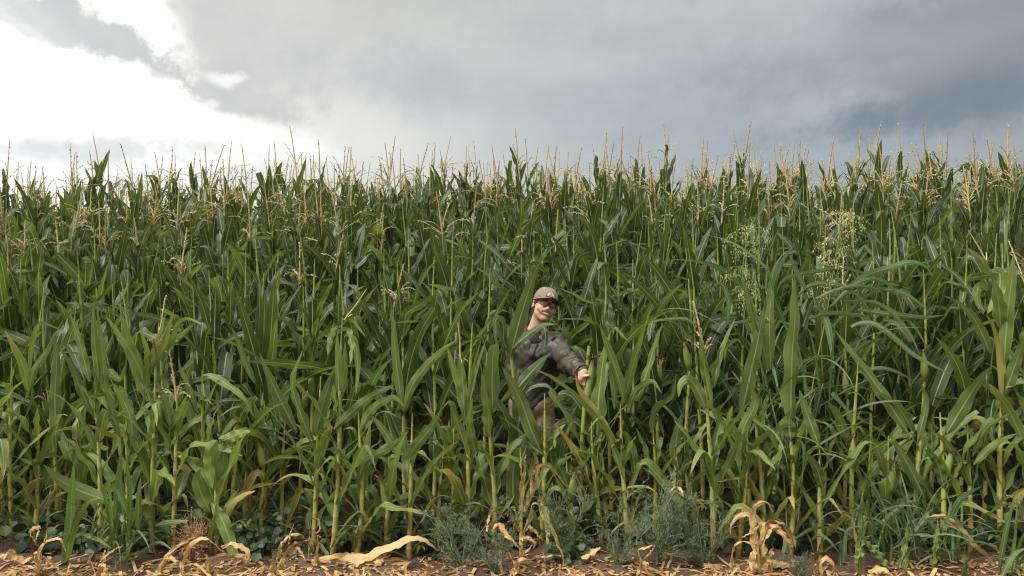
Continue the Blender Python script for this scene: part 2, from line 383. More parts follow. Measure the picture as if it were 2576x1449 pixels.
Z = ground_z(X, Y) + np.abs(rg.normal(0, 0.009, X.shape)) * np.exp(-((X / 5) ** 2)) * np.exp(-(((Y - 5) / 2) ** 2))
m, t, out = mat('soil')
ob = t.new('ShaderNodeTexCoord'); na = t.noise(ob.outputs['Object'], 2.2, 8, 0.65); nb = t.noise(ob.outputs['Object'], 38, 6, 0.7)
c = t.mix(t.step(na.outputs['Fac'], 0.3, 0.7), (0.080, 0.050, 0.035), (0.140, 0.092, 0.068))
c = t.mix(t.math('MULTIPLY', t.step(nb.outputs['Fac'], 0.55, 0.75), 0.5), c, (0.22, 0.16, 0.12))
p = t.new('ShaderNodeBsdfPrincipled'); t.l.new(c, p.inputs['Base Color']); p.inputs['Roughness'].default_value = 0.95; p.inputs['Specular IOR Level'].default_value = 0.15
bp = t.new('ShaderNodeBump'); bp.inputs['Distance'].default_value = 0.03; bp.inputs['Strength'].default_value = 0.9
t.l.new(nb.outputs['Fac'], bp.inputs['Height']); t.l.new(bp.outputs[0], p.inputs['Normal']); t.l.new(p.outputs[0], out.inputs[0])
gnd = obj('ground', raw_mesh('ground', np.stack([X, Y, Z], -1).reshape(-1, 3), grid_faces(len(gx) - 1, len(gy) - 1), [m]))
tag(gnd, 'bare brown soil at the edge of the corn field', kind='structure')

# ------------------------------------------------------------------ corn plants
def gen_tassel(rng, p0, lean, L=0.33, low=False):
    mb = MB(); n = 4 if low else 10
    az = rng.uniform(0, 6.28); dirv_ = np.array([math.cos(az) * lean, math.sin(az) * lean, 1.0])
    ts = np.linspace(0, 1, n + 1); C = np.asarray(p0) + ts[:, None] * L * unit(dirv_) + (ts ** 2)[:, None] * L * 0.05 * np.array([math.cos(az + 1), math.sin(az + 1), 0])
    ra = rng.uniform(0, 0.55); at = (ra, 0, 0)
    rad = (0.0098 if low else 0.0076) * (1 - 0.55 * ts); rad[0] = 0.004
    tube(mb, C, rad, 3 if low else 4, attr=at)
    def beads(C, k, size):
        idx = np.linspace(0.12, 1, k); u = np.linspace(0, 1, len(C))
        B = np.stack([np.interp(idx, u, C[:, i]) for i in range(3)], -1); T = unit(np.gradient(C, axis=0)); T = np.stack([np.interp(idx, u, T[:, i]) for i in range(3)], -1)
        o = unit(rng.normal(size=(k, 3))); d_ = unit(T * 1.1 + o * 0.75); s_ = unit(np.cross(d_, rng.normal(size=(k, 3))))
        l = size * rng.uniform(0.8, 1.3, (k, 1)); q = size * 0.33
        V = np.stack([B, B + d_ * l * 0.5 + s_ * q, B + d_ * l, B + d_ * l * 0.5 - s_ * q], 1)
        mb.add(V, np.arange(4 * k).reshape(-1, 4), None, at)
    beads(C, 8 if low else 40, 0.022 if low else 0.015)
    nb = rng.integers(3, 7) if low else rng.integers(4, 11)
    for i in range(nb):
        h = rng.uniform(0.02, 0.34); b0 = np.asarray(p0) + h * L * unit(dirv_)
        a = rng.uniform(0, 6.28); l = L * rng.uniform(0.28, 0.55); e = rng.uniform(0.6, 1.35); dr = rng.uniform(0.2, 1.9)
        n2 = 3 if low else 6; tt = np.linspace(0, 1, n2 + 1); an = e - dr * tt ** 1.4
        T = np.stack([np.cos(an) * math.cos(a), np.cos(an) * math.sin(a), np.sin(an)], -1)
        C2 = b0 + np.concatenate([np.zeros((1, 3)), np.cumsum((T[1:] + T[:-1]) / 2 * l / n2, 0)])
        tube(mb, C2, 0.0034 * (1 - 0.5 * tt), 3, attr=at); beads(C2, 7 if low else 24, 0.020 if low else 0.0145)
    return mb
def gen_ear(rng, p0, az, tilt=0.35, L=0.21, r=0.026, dry=False):
    h, k = MB(), MB()
    n = 12; ts = np.linspace(0, 1, n + 1)
    d_ = np.array([math.cos(az) * math.sin(tilt), math.sin(az) * math.sin(tilt), math.cos(tilt)])
    C = np.asarray(p0) + ts[:, None] * L * d_
    rad = r * np.maximum(np.minimum(0.45 + ts * 2.4, 1) * (1 - np.clip((ts - 0.35) / 0.7, 0, 1) ** 1.8), 0.12)
    tube(h, C, rad, 10, attr=(rng.uniform(), 0, 0))
    for i in range(3):            # loose husk tips
        a = rng.uniform(0, 6.28); blade(h, C[8] + 0.012 * np.array([math.cos(a), math.sin(a), 0]), a, 1.25, 0.10, 0.018, rng.uniform(0, 1.2), rng, n=5, m=2, wrap=False)
    for i in range(16):           # silk
        a = rng.uniform(0, 6.28); q = C[-1] - d_ * 0.012
        t = np.linspace(0, 1, 5); e = rng.uniform(0.2, 1.5) - rng.uniform(1.0, 3.4) * t; l = rng.uniform(0.03, 0.06)
        T = np.stack([np.cos(e) * math.cos(a), np.cos(e) * math.sin(a), np.sin(e)], -1)
        tube(k, q + np.cumsum(T * l / 4, 0), 0.0022, 3, attr=(rng.uniform(), 0, 0))
    return h, k
def gen_plant(rng, H, z0=0.22, step=0.145, L=0.80, W=0.094, az=None, spread=0.5, low=False, tassel=True, vig=0.0, age=0.1, ears=0,
              r0=0.016, lean=0.05, top_gap=0.38, bare=0.0, kinks=0.3, up=0.0, skip=()):
    """stalk, foliage, tassel and ears of one plant, base at the origin; H = height of the tip of the tassel or of the bare stalk"""
    st, fo = MB(), MB()
    if az is None: az = rng.uniform(0, 6.28)
    top = H - (0.33 if tassel else 0.0)
    lx, ly = rng.normal(0, lean, 2); bx = rng.normal(0, 0.012, 4)
    def axis(z): z = np.asarray(z, float); return np.stack([lx * z + bx[0] * np.sin(4 * z + bx[1] * 90), ly * z + bx[2] * np.sin(4 * z), z], -1)
    if low: zs = np.linspace(0, top, 7); rad = r0 * (1 - 0.62 * zs / top); nx = 0 * zs
    else:
        nodes = np.arange(0.08, top, step)
        zs = np.sort(np.concatenate([[0.0, top], nodes - 0.012, nodes, nodes + 0.012])); zs = zs[(zs >= 0) & (zs <= top)]
        nx = np.array([1.0 if np.min(np.abs(nodes - z)) < 0.004 else 0.0 for z in zs]); rad = r0 * (1 - 0.62 * (zs / top)) * (1 + 0.14 * nx)
    if not tassel: rad = np.maximum(rad * (1 - 0.5 * sstep(zs, top - 0.3, top)), 0.003)
    tube(st, axis(zs), rad, 4 if low else 8, uvx=nx, attr=(0.5, 0.0 if tassel else 0.12, 0))
    zl = np.arange(z0, H - top_gap - bare, step); k = len(zl)
    for i, z in enumerate(zl):
        if i in skip: continue
        q = i / max(k - 1, 1)
        a = az + math.pi * i + rng.normal(0, spread)
        ln = L * (0.72 + 0.45 * math.sin(math.pi * min(q + 0.15, 1)) - 0.28 * max(q - 0.65, 0) / 0.35) * rng.uniform(0.85, 1.15)
        wd = W * (0.72 + 0.4 * math.sin(math.pi * min(0.2 + 0.75 * q, 1))) * rng.uniform(0.85, 1.12)
        e0 = R(60 + 20 * q + rng.normal(0, 7)) + up; dr = (1.9 - 1.45 * q) * rng.uniform(0.25, 1.25)
        kk = None
        if rng.uniform() < kinks * (1.1 - 0.5 * q): kk = (rng.uniform(0.35, 0.8), rng.uniform(0.8, 2.2)); dr *= 0.4
        ag = age + (0.30 if q < 0.2 else 0.0) + rng.uniform(-0.1, 0.25)
        blade(fo, axis(z), a, e0, ln, wd, dr, rng, p=rng.uniform(1.2, 2.2), twist=rng.normal(0, 0.7), drift=rng.normal(0, 0.35), kink=kk,
              n=9 if low else 18, m=2 if low else 4, ruf=rng.uniform(0.10, 0.36), fold=rng.uniform(0.15, 0.6), age=max(ag, 0),
              vig=np.clip(vig + rng.normal(0, 0.10), 0, 1), cut=1.0 if rng.uniform() < 0.85 else rng.uniform(0.6, 0.85))
    ta = gen_tassel(rng, axis(top - 0.02), abs(rng.normal(0, 0.14)), rng.uniform(0.36, 0.54) if H > 2.3 else rng.uniform(0.3, 0.4), low) if tassel else None
    es = []
    for i in range(ears):
        ze = rng.uniform(0.42, 0.58) * top; es.append(gen_ear(rng, axis(ze) + np.array([0, 0, 0.0]), rng.uniform(-2.6, -0.5), rng.uniform(0.2, 0.5)))
    return st, fo, ta, es
def place_plant(pl, loc, label, group, name='corn_plant', cat='corn plant', extra=None):
    root = thing(name, loc, label, cat, group)
    st, fo, ta, es = pl
    st.build('stalk', M_STALK, root)
    if extra: fo.merge(extra)
    fo.build('foliage', M_LEAF, root)
    if ta: ta.build('tassel', M_TASSEL, root)
    for h, k in es:
        e = h.build('ear', M_HUSK, root); k.build('silk', M_SILK, e)
    return root
TIPD = np.array([4.7, 5.5, 6.2, 6.95, 7.7, 8.4, 12, 30]); TIPH = np.array([1.4, 1.80, 2.10, 2.44, 2.76, 3.0, 3.16, 3.2])
def tip_height(x, d):
    px = x / d * FP / 1288
    return np.interp(d, TIPD, TIPH) + 0.12 * px + (0.04 if px > 0.6 else 0)
rows = [5.5, 6.2, 6.95, 7.7]
def where(px):
    for lim, txt in ((200, 'at the far left'), (480, 'above the bright leaf fan'), (800, 'above the brown tumbleweed'), (1120, 'around the snapped tassel'), (1300, 'just left of the man'), (1480, 'right behind the man'),
                     (1720, 'just right of the man'), (2000, 'by the green seed head'), (2240, 'by the brown seed head'), (2440, 'right of the brown seed head')):
        if px < lim: return txt
    return 'at the far right'
def looks(q, d): return ('with a tan tassel' if q else 'without a tassel')
ROWTXT = ['shoulder-high dark corn plant in the second row', 'head-high dark corn plant in the third row', 'tall corn plant in the fourth row', 'very tall corn plant in the fifth row']
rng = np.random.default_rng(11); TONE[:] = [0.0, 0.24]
far = MB(); FARC = 0
for ri, d in enumerate(rows):
    half = 0.65 * d + 0.35; xs = np.arange(-half, half, 0.160) + rng.uniform(0, 0.1)
    for x in xs:
        x = x + rng.normal(0, 0.03); y = d + rng.normal(0, 0.07); px = 1288 + x / y * FP
        if ri == 0 and 1262 < px < 1500: continue
        if ri == 1 and 1395 < px < 1470: continue
        H = tip_height(x, y) + rng.normal(0, 0.10)
        ta = rng.uniform() < (0.10, 0.28, 0.85, 0.97)[ri]
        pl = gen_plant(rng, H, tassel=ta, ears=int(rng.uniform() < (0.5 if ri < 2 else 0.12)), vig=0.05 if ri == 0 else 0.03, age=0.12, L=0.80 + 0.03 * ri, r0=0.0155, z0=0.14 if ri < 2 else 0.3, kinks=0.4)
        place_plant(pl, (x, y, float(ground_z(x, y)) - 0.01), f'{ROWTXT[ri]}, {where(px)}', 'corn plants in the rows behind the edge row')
for ri in range(13):
    d = 8.4 + 0.72 * ri; half = 0.65 * d + 0.4
    for x in np.arange(-half, half, 0.19 if ri < 6 else 0.25):
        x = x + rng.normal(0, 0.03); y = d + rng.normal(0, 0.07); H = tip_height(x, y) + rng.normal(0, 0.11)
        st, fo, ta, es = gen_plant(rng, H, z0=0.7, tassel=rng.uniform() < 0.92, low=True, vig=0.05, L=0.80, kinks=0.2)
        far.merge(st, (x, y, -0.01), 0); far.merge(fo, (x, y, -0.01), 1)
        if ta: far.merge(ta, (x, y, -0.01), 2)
for d in np.arange(4.85, 17.2, 0.72):        # the field goes on to both sides of what the photograph frames
    half = 0.65 * d + 0.45
    for x0 in np.arange(half, half + 7.0, 0.24 if d < 9 else 0.34):
        for x in (x0, -x0):
            x = x + rng.normal(0, .05); y = d + rng.normal(0, .07)
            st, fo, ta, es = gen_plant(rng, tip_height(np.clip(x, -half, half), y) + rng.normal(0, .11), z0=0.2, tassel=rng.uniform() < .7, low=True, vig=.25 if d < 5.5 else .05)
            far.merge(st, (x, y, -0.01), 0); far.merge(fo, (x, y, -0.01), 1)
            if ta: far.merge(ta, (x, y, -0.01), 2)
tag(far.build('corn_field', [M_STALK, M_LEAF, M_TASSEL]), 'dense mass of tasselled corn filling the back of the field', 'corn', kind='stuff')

# ------------------------------------------------------------------ the edge row, plant by plant, from measurements of the photograph
def base_depth(py): return FP * (HC + 0.02) / (py - 725)
class Edge:
    """one plant of the edge row: px, py of its foot, py of its tip, and drawn leaves in points of the picture"""
    def __init__(s, px, py, top, kind, label, leaves=(), **kw): s.px, s.py, s.top, s.kind, s.label, s.leaves, s.kw = px, py, top, kind, label, leaves, kw
EDGE = [
 Edge(35, 1347, 900, 'b', 'edge-row corn plant with two yellow-tipped leaves forming a V, left end', [([(70, 985), (58, 920), (34, 872), (12, 830)], .060, dict(vig=.9, age=.55)), ([(72, 990), (84, 935), (118, 885), (138, 838)], .055, dict(vig=.9, age=.2)), ([(75, 935), (80, 870), (100, 815), (152, 830)], .035, dict(vig=.6))]),
 Edge(147, 1352, 990, 'b', 'corn plant whose broad upright leaf stands beside the yellow-tipped V of leaves', [([(142, 1140), (138, 1000), (142, 900), (134, 838)], .085, dict(vig=.15)), ([(235, 1050), (205, 985), (178, 915), (152, 880)], .07, dict(vig=.05))]),
 Edge(198, 1362, 1030, 's', 'corn plant with dry yellow husks hanging at mid stalk, left of the bright grass tuft', [], ears=1),
 Edge(252, 1385, 960, 'b', 'corn plant with upright pale leaves behind the bright grass tuft on the left', [([(250, 960), (238, 860), (234, 765)], .055, dict(vig=.35)), ([(225, 960), (197, 850), (176, 787)], .055, dict(vig=.3)), ([(262, 960), (255, 860), (243, 770)], .04, dict(vig=.3)), ([(290, 1010), (262, 960), (275, 935), (300, 955), (318, 915)], .06, dict(vig=.3))]),
 Edge(318, 1388, 1060, 's', 'yellow-stemmed corn plant between the bright grass tuft and the brown tumbleweed', [([(325, 1150), (330, 1060), (285, 970), (262, 985)], .07, dict(vig=.3)), ([(300, 1100), (275, 1010), (260, 960)], .05, dict(vig=.1))]),
 Edge(385, 1387, 760, 't', 'corn plant with a fan of bright yellow-green leaves round a pale tassel spike', [([(366, 975), (352, 930), (320, 870), (264, 793)], .065, dict(vig=.75)), ([(362, 950), (345, 910), (325, 862), (304, 785)], .065, dict(vig=.9)), ([(362, 940), (390, 880), (418, 788)], .05, dict(vig=.95)), ([(370, 940), (405, 885), (438, 778)], .05, dict(vig=.6)), ([(380, 905), (450, 850), (502, 800)], .04, dict(vig=.6)), ([(366, 1000), (372, 900), (355, 830), (350, 808)], .05, dict(vig=.7)), ([(385, 920), (430, 855), (460, 803), (520, 820)], .035, dict(vig=.8)), ([(372, 1010), (350, 950), (320, 880), (292, 850)], .07, dict(vig=.3))], lean=.02),
 Edge(440, 1392, 878, 't', 'corn plant with a spreading tan tassel, above and left of the brown tumbleweed', [([(432, 1080), (415, 1010), (395, 960)], .05, dict(vig=.3)), ([(434, 1075), (455, 1030), (470, 995)], .045, dict(vig=.4))]),
 Edge(512, 1378, 930, 's', 'corn plant with a bare yellow tip and a long leaf arching to the right', [([(508, 945), (530, 945), (570, 967), (612, 1000), (640, 1052)], .06, dict(vig=.35)), ([(500, 1040), (470, 960), (455, 930), (448, 900)], .05, dict(vig=.1))]),
 Edge(545, 1404, 1105, 's', 'pale withering corn plant leaning over the brown tumbleweed, leaves drooping', [([(546, 1240), (541, 1190), (538, 1140), (548, 1108)], .10, dict(vig=.75)), ([(552, 1250), (560, 1180), (565, 1120)], .09, dict(vig=.75)), ([(528, 1400), (535, 1340), (546, 1290), (548, 1250)], .07, dict(vig=.75, fold=.9)), ([(548, 1110), (536, 1120), (528, 1180), (534, 1230)], 0.090, dict(vig=.75)), ([(550, 1105), (575, 1105), (598, 1142)], 0.060, dict(vig=.75)), ([(560, 1110), (600, 1092), (630, 1085)], 0.075, dict(vig=.75)), ([(530, 1290), (505, 1240), (495, 1200), (505, 1180)], 0.090, dict(vig=.75)), ([(532, 1265), (560, 1310), (590, 1400), (605, 1446)], 0.090, dict(vig=.75)), ([(568, 1310), (582, 1270), (615, 1245), (644, 1235)], .05, dict(vig=.75, age=1.1))]),
 Edge(588, 1364, 1040, 's', 'corn plant with a thick pale stalk and dry husk, right of the brown tumbleweed', [([(640, 965), (612, 900), (596, 850), (580, 822)], .055, dict(vig=.2))]),
 Edge(654, 1353, 1010, 's', 'corn plant bearing a husked ear with dark red silk at the leafy vine', [], ears=1),
 Edge(710, 1347, 1040, 'b', 'corn plant with a shaded slender stalk rising behind the leafy vine', [([(748, 1090), (722, 1040), (690, 975), (652, 888)], .085, dict(vig=.12)), ([(700, 1080), (685, 1000), (672, 930)], .06, dict(vig=.1))]),
 Edge(788, 1392, 948, 's', 'corn plant with a straight thick stalk ending in a bare tan spike', [([(794, 1100), (806, 1040), (822, 985), (842, 925)], .085, dict(vig=.1)), ([(785, 1110), (755, 1040), (735, 960), (762, 880)], .07, dict(vig=.05))]),
 Edge(838, 1402, 800, 'p', 'corn plant bent over at the top with drooping leaves and a snapped tassel', [([(852, 1010), (850, 930), (848, 860), (850, 832)], .07, dict(vig=.4)), ([(858, 838), (842, 832), (830, 858), (824, 895)], .045, dict(vig=.45)), ([(866, 840), (890, 855), (900, 920), (895, 995)], .045, dict(vig=.25)), ([(855, 835), (872, 832), (884, 870), (880, 920)], .06, dict(vig=.4)), ([(870, 810), (885, 808), (905, 830), (920, 848)], .03, dict(vig=.4)), ([(860, 1000), (866, 930), (868, 860)], .05, dict(vig=.6))]),
 Edge(894, 1404, 1022, 's', 'corn plant with a pale green bare tip beside the big arching leaf', [([(840, 1082), (882, 1040), (931, 1000), (1000, 965)], .065, dict(vig=.1)), ([(906, 1085), (931, 1037), (964, 1010), (996, 1002), (1020, 1028)], .06, dict(vig=.6)), ([(898, 1220), (920, 1160), (975, 1130), (1030, 1085)], .06, dict(vig=.25))]),
 Edge(975, 1400, 1150, 's', 'short corn plant with a ragged husk at its tip behind the lying dry leaves', [([(978, 1280), (1010, 1278), (1030, 1265)], .035, dict(vig=.3))], ears=1),
 Edge(1030, 1400, 1040, 'b', 'corn plant with one tall upright leaf and one long leaf reaching right', [([(1014, 1030), (1003, 962), (994, 887), (990, 825), (984, 772)], .06, dict(vig=.25)), ([(1018, 1030), (1034, 975), (1069, 925), (1106, 887), (1152, 853)], .062, dict(vig=.45)), ([(1022, 1160), (1048, 1120), (1085, 1075), (1110, 1030)], .07, dict(vig=.1)), ([(1006, 1150), (970, 1090), (930, 1040)], .06, dict(vig=.15))]),
 Edge(1103, 1378, 1120, 's', 'short corn plant with a split yellow tip above the left feathery weed', [([(1110, 1260), (1135, 1200), (1155, 1150)], .06, dict(vig=.1)), ([(1092, 1270), (1070, 1230), (1050, 1205)], .05, dict(vig=.1))]),
 Edge(1172, 1378, 812, 'p', 'corn plant with bright folded leaves and a bare tassel spike, left of the man', [([(1172, 1060), (1158, 980), (1142, 930), (1125, 872)], .065, dict(vig=.5)), ([(1168, 1040), (1164, 960), (1158, 905)], .06, dict(vig=.6, cut=.8)), ([(1176, 1010), (1190, 930), (1210, 855)], .025, dict(vig=.5)), ([(1180, 1020), (1200, 930), (1224, 850)], .022, dict(vig=.4)), ([(1180, 980), (1208, 895), (1215, 868)], .02, dict(vig=.5))]),
 Edge(1236, 1374, 985, 'b', 'corn plant with a broad squared-off leaf and a yellow-green leaf, left of the man', [([(1240, 1040), (1238, 960), (1240, 900), (1244, 868)], .11, dict(vig=.2, cut=.72)), ([(1230, 1100), (1228, 1030), (1218, 970), (1212, 935)], .085, dict(vig=.8, age=.2)), ([(1200, 1150), (1182, 1070), (1188, 1000)], .06, dict(vig=.5)), ([(1262, 1010), (1285, 985), (1302, 940), (1306, 925)], .045, dict(vig=.3))]),
 Edge(1365, 1377, 990, 's', 'corn plant with a thin bare yellow spike before the man’s legs', [([(1362, 1140), (1334, 1075), (1311, 1010), (1286, 962), (1262, 922)], .10, dict(vig=.2)), ([(1368, 1145), (1340, 1125), (1310, 1090)], .06, dict(vig=.1)), ([(1372, 1115), (1392, 1100), (1396, 1130)], .05, dict(vig=.2))], r0=.02),
 Edge(1328, 1368, 1130, 'b', 'short corn plant with crossing leaves hiding the man\'s legs', [([(1300, 1215), (1318, 1140), (1345, 1088), (1388, 1076)], .11, dict(vig=.05)), ([(1380, 1235), (1366, 1150), (1335, 1098), (1300, 1104)], .11, dict(vig=.1)), ([(1400, 1210), (1385, 1140), (1392, 1085)], .10, dict(vig=.0)), ([(1296, 1300), (1290, 1200), (1302, 1120)], .10, dict(vig=.05)), ([(1372, 1320), (1350, 1240), (1320, 1200)], .10, dict(vig=.1)), ([(1328, 1260), (1345, 1180), (1372, 1130), (1398, 1140)], .08, dict(vig=.1)), ([(1326, 1240), (1308, 1180), (1290, 1130)], .08, dict(vig=.1)), ([(1330, 1300), (1365, 1250), (1400, 1225), (1430, 1260)], .075, dict(vig=.15)), ([(1327, 1310), (1300, 1270), (1270, 1240)], .07, dict(vig=.1)), ([(1330, 1330), (1350, 1280), (1385, 1270)], .06, dict(vig=.2)), ([(1334, 1180), (1352, 1100), (1376, 1062)], .075, dict(vig=.05))], ),
 Edge(1405, 1366, 1150, 's', 'corn plant half hidden behind the dry pointed ear beside the man', [([(1402, 1280), (1380, 1200), (1360, 1150)], .08, dict(vig=.05)), ([(1406, 1260), (1430, 1190), (1458, 1150)], .075, dict(vig=.05)), ([(1404, 1210), (1412, 1120), (1440, 1060)], .075, dict(vig=.0)), ([(1404, 1310), (1380, 1290), (1350, 1310)], .07, dict(vig=.15))]),
 Edge(1470, 1362, 1180, 's', 'corn plant with shaded leaves left of the thick brown-yellow stalk', []),
 Edge(618, 1350, 1080, 'b', 'corn plant in shade between the thick pale stalk and the husked ear', []),
 Edge(930, 1368, 1100, 'b', 'corn plant with dark leaves behind the big arching leaf', []),
 Edge(1140, 1360, 1080, 'b', 'corn plant with dark leaves behind the left feathery weed', []),
 Edge(1888, 1362, 1050, 'b', 'corn plant with dark leaves behind the big dry plant', []),
 Edge(2185, 1360, 1080, 'b', 'corn plant with dark leaves right of the naked knobbly stalk', []),
 Edge(2340, 1360, 1060, 'b', 'corn plant with dark leaves behind the bare spike on the right', []),
 Edge(1750, 1362, 1080, 'b', 'corn plant with dark leaves between the blighted ear and the tassel spike', []),
 Edge(90, 1372, 1050, 'b', 'corn plant right of the yellow-tipped V of leaves, lower and darker', []),
 Edge(1438, 1380, 1140, 's', 'short corn plant with a dry pointed ear, right of the man’s legs', [([(1436, 1250), (1420, 1200), (1408, 1170), (1440, 1145)], .07, dict(vig=.1))], ears=1),
 Edge(1508, 1377, 1060, 's', 'corn plant with a thick brown-yellow stalk and one broad upright leaf near the man’s hand', [([(1501, 1095), (1506, 1000), (1514, 930), (1524, 870), (1536, 838)], .115, dict(vig=.12)), ([(1536, 838), (1548, 828), (1570, 850), (1580, 858)], .03, dict(vig=.3))], r0=.021),
 Edge(1578, 1385, 1015, 'b', 'corn plant with a V of long upright leaves, right of the man’s hand', [([(1568, 1015), (1598, 900), (1620, 830), (1641, 766)], .075, dict(vig=.3)), ([(1572, 1015), (1552, 940), (1528, 870), (1508, 815)], .07, dict(vig=.25, age=.3)), ([(1602, 1010), (1632, 920), (1652, 850), (1668, 812)], .06, dict(vig=.2)), ([(1550, 1118), (1462, 1012), (1400, 957), (1342, 927)], .06, dict(vig=.4, age=.45, roll=.9)), ([(1552, 1120), (1492, 1028), (1460, 985), (1446, 938)], .055, dict(vig=.5, age=1.15, roll=.5)), ([(1580, 1040), (1600, 985), (1640, 960), (1665, 990)], .05, dict(vig=.1)), ([(1548, 1030), (1542, 950), (1530, 915), (1522, 960)], .05, dict(vig=.3))], lean=.02),
 Edge(1645, 1375, 1080, 's', 'corn plant with curled lower leaves behind the right feathery weed', [([(1640, 1090), (1650, 1030), (1690, 1000), (1702, 940)], .06, dict(vig=.2)), ([(1600, 1200), (1592, 1150), (1575, 1095), (1555, 1085)], .08, dict(vig=.15))]),
 Edge(1712, 1368, 1150, 'b', 'corn plant carrying a swollen tan blighted ear above the right feathery weed', [([(1708, 1190), (1700, 1120), (1715, 1040)], .09, dict(vig=.05)), ([(1730, 1230), (1748, 1290), (1764, 1400)], .09, dict(vig=.08))]),
 Edge(1793, 1400, 758, 't', 'corn plant with a pale tassel spike and a leaf curling over to the right', [([(1792, 980), (1806, 910), (1832, 868), (1858, 857), (1870, 885)], .08, dict(vig=.25)), ([(1784, 985), (1770, 912), (1760, 845)], .06, dict(vig=.6)), ([(1776, 1030), (1752, 975), (1730, 953), (1712, 968), (1707, 1000)], .075, dict(vig=.5)), ([(1795, 975), (1815, 880), (1850, 800)], .04, dict(vig=.3)), ([(1795, 1150), (1835, 1080), (1885, 1010)], .085, dict(vig=.05)), ([(1790, 1020), (1772, 930), (1764, 880)], .05, dict(vig=.5))], lean=.02),
 Edge(1860, 1396, 1080, 's', 'corn plant with a thin yellow stalk left of the big dry plant', [([(1862, 1150), (1870, 1080), (1900, 1010), (1880, 960)], .07, dict(vig=.3)), ([(1852, 1100), (1835, 1060), (1842, 1020)], .05, dict(vig=.4))]),
 Edge(1920, 1385, 960, 'b', 'corn plant with two long dark leaves standing left of the broad upright leaf', [([(1866, 1040), (1890, 930), (1905, 864), (1922, 770)], .095, dict(vig=.1)), ([(1934, 935), (1912, 840), (1878, 735), (1856, 668)], .065, dict(vig=.35)), ([(1938, 930), (1936, 793), (1945, 694)], .07, dict(vig=.2))]),
 Edge(1987, 1398, 960, 'b', 'corn plant with one very broad upright leaf before the tall grass', [([(1991, 1095), (1991, 960), (1994, 880), (2000, 800), (1998, 690)], .125, dict(vig=.35)), ([(1990, 1110), (1985, 1060), (1998, 1020)], .09, dict(vig=.2))], lean=.015),
 Edge(2064, 1407, 1110, 's', 'corn plant with a straight yellow-green stalk right of the big dry plant', [([(2070, 1230), (2055, 1180), (2030, 1140)], .07, dict(vig=.05)), ([(2060, 1120), (2030, 1040), (2010, 980)], .07, dict(vig=.1))]),
 Edge(2139, 1387, 900, 's', 'corn plant with a naked knobbly tip below the brown seed head', [([(2136, 1120), (2110, 1050), (2082, 1010)], .06, dict(vig=.3))], ears=1),
 Edge(2230, 1390, 1095, 's', 'corn plant with a dry yellow ear husk, right of the naked knobbly stalk', [([(2285, 1090), (2234, 1012), (2182, 937), (2132, 872), (2099, 830)], .085, dict(vig=.3)), ([(2330, 1260), (2290, 1180), (2255, 1120), (2238, 1090)], .075, dict(vig=.15))], ears=1),
 Edge(2307, 1385, 965, 's', 'corn plant with a bare yellow-green spike at the right of the field edge', [([(2308, 1110), (2330, 1010), (2318, 965)], .05, dict(vig=.2)), ([(2300, 1090), (2262, 1030), (2225, 1000), (2195, 970)], .08, dict(vig=.05))]),
 Edge(2372, 1395, 1040, 's', 'corn plant with a thick yellow stalk and a green ear with red silk', [([(2376, 1230), (2355, 1160), (2325, 1130)], .07, dict(vig=.2)), ([(2382, 1090), (2432, 1007), (2469, 950), (2496, 920)], .10, dict(vig=.1))], ears=1, r0=.02),
 Edge(2440, 1395, 1060, 's', 'corn plant with bushy narrow leaves below the big right-hand leaf', [([(2450, 1170), (2500, 1120), (2560, 1090)], .05, dict(vig=.6)), ([(2448, 1150), (2480, 1080), (2540, 1040)], .05, dict(vig=.5))]),
 Edge(2517, 1390, 610, 'p', 'largest edge-row corn plant, pale leaves folded at its bent top, right end', [([(2526, 920), (2533, 805), (2544, 712), (2550, 636)], .085, dict(vig=.45)), ([(2500, 690), (2488, 680), (2466, 652), (2430, 622)], .06, dict(vig=.35)), ([(2492, 890), (2470, 840), (2450, 802), (2404, 752)], .07, dict(vig=.1)), ([(2486, 690), (2514, 688), (2510, 740), (2484, 790)], .09, dict(vig=.4)), ([(2518, 830), (2512, 760), (2500, 700)], .09, dict(vig=.3)), ([(2520, 1010), (2512, 880), (2498, 820), (2480, 790)], .04, dict(vig=.4, age=1.0)), ([(2525, 1000), (2560, 900), (2576, 850)], .08, dict(vig=.2)), ([(2486, 730), (2462, 722), (2460, 760), (2478, 785)], .06, dict(vig=.35))]),
 Edge(2590, 1390, 900, 'b', 'corn plant cut off by the right border with a broad drooping leaf', []),
 Edge(-15, 1380, 960, 'b', 'corn plant cut off by the left border with long leaves', []),
]
rng = np.random.default_rng(5); TONE[:] = [0.5, 1.0]
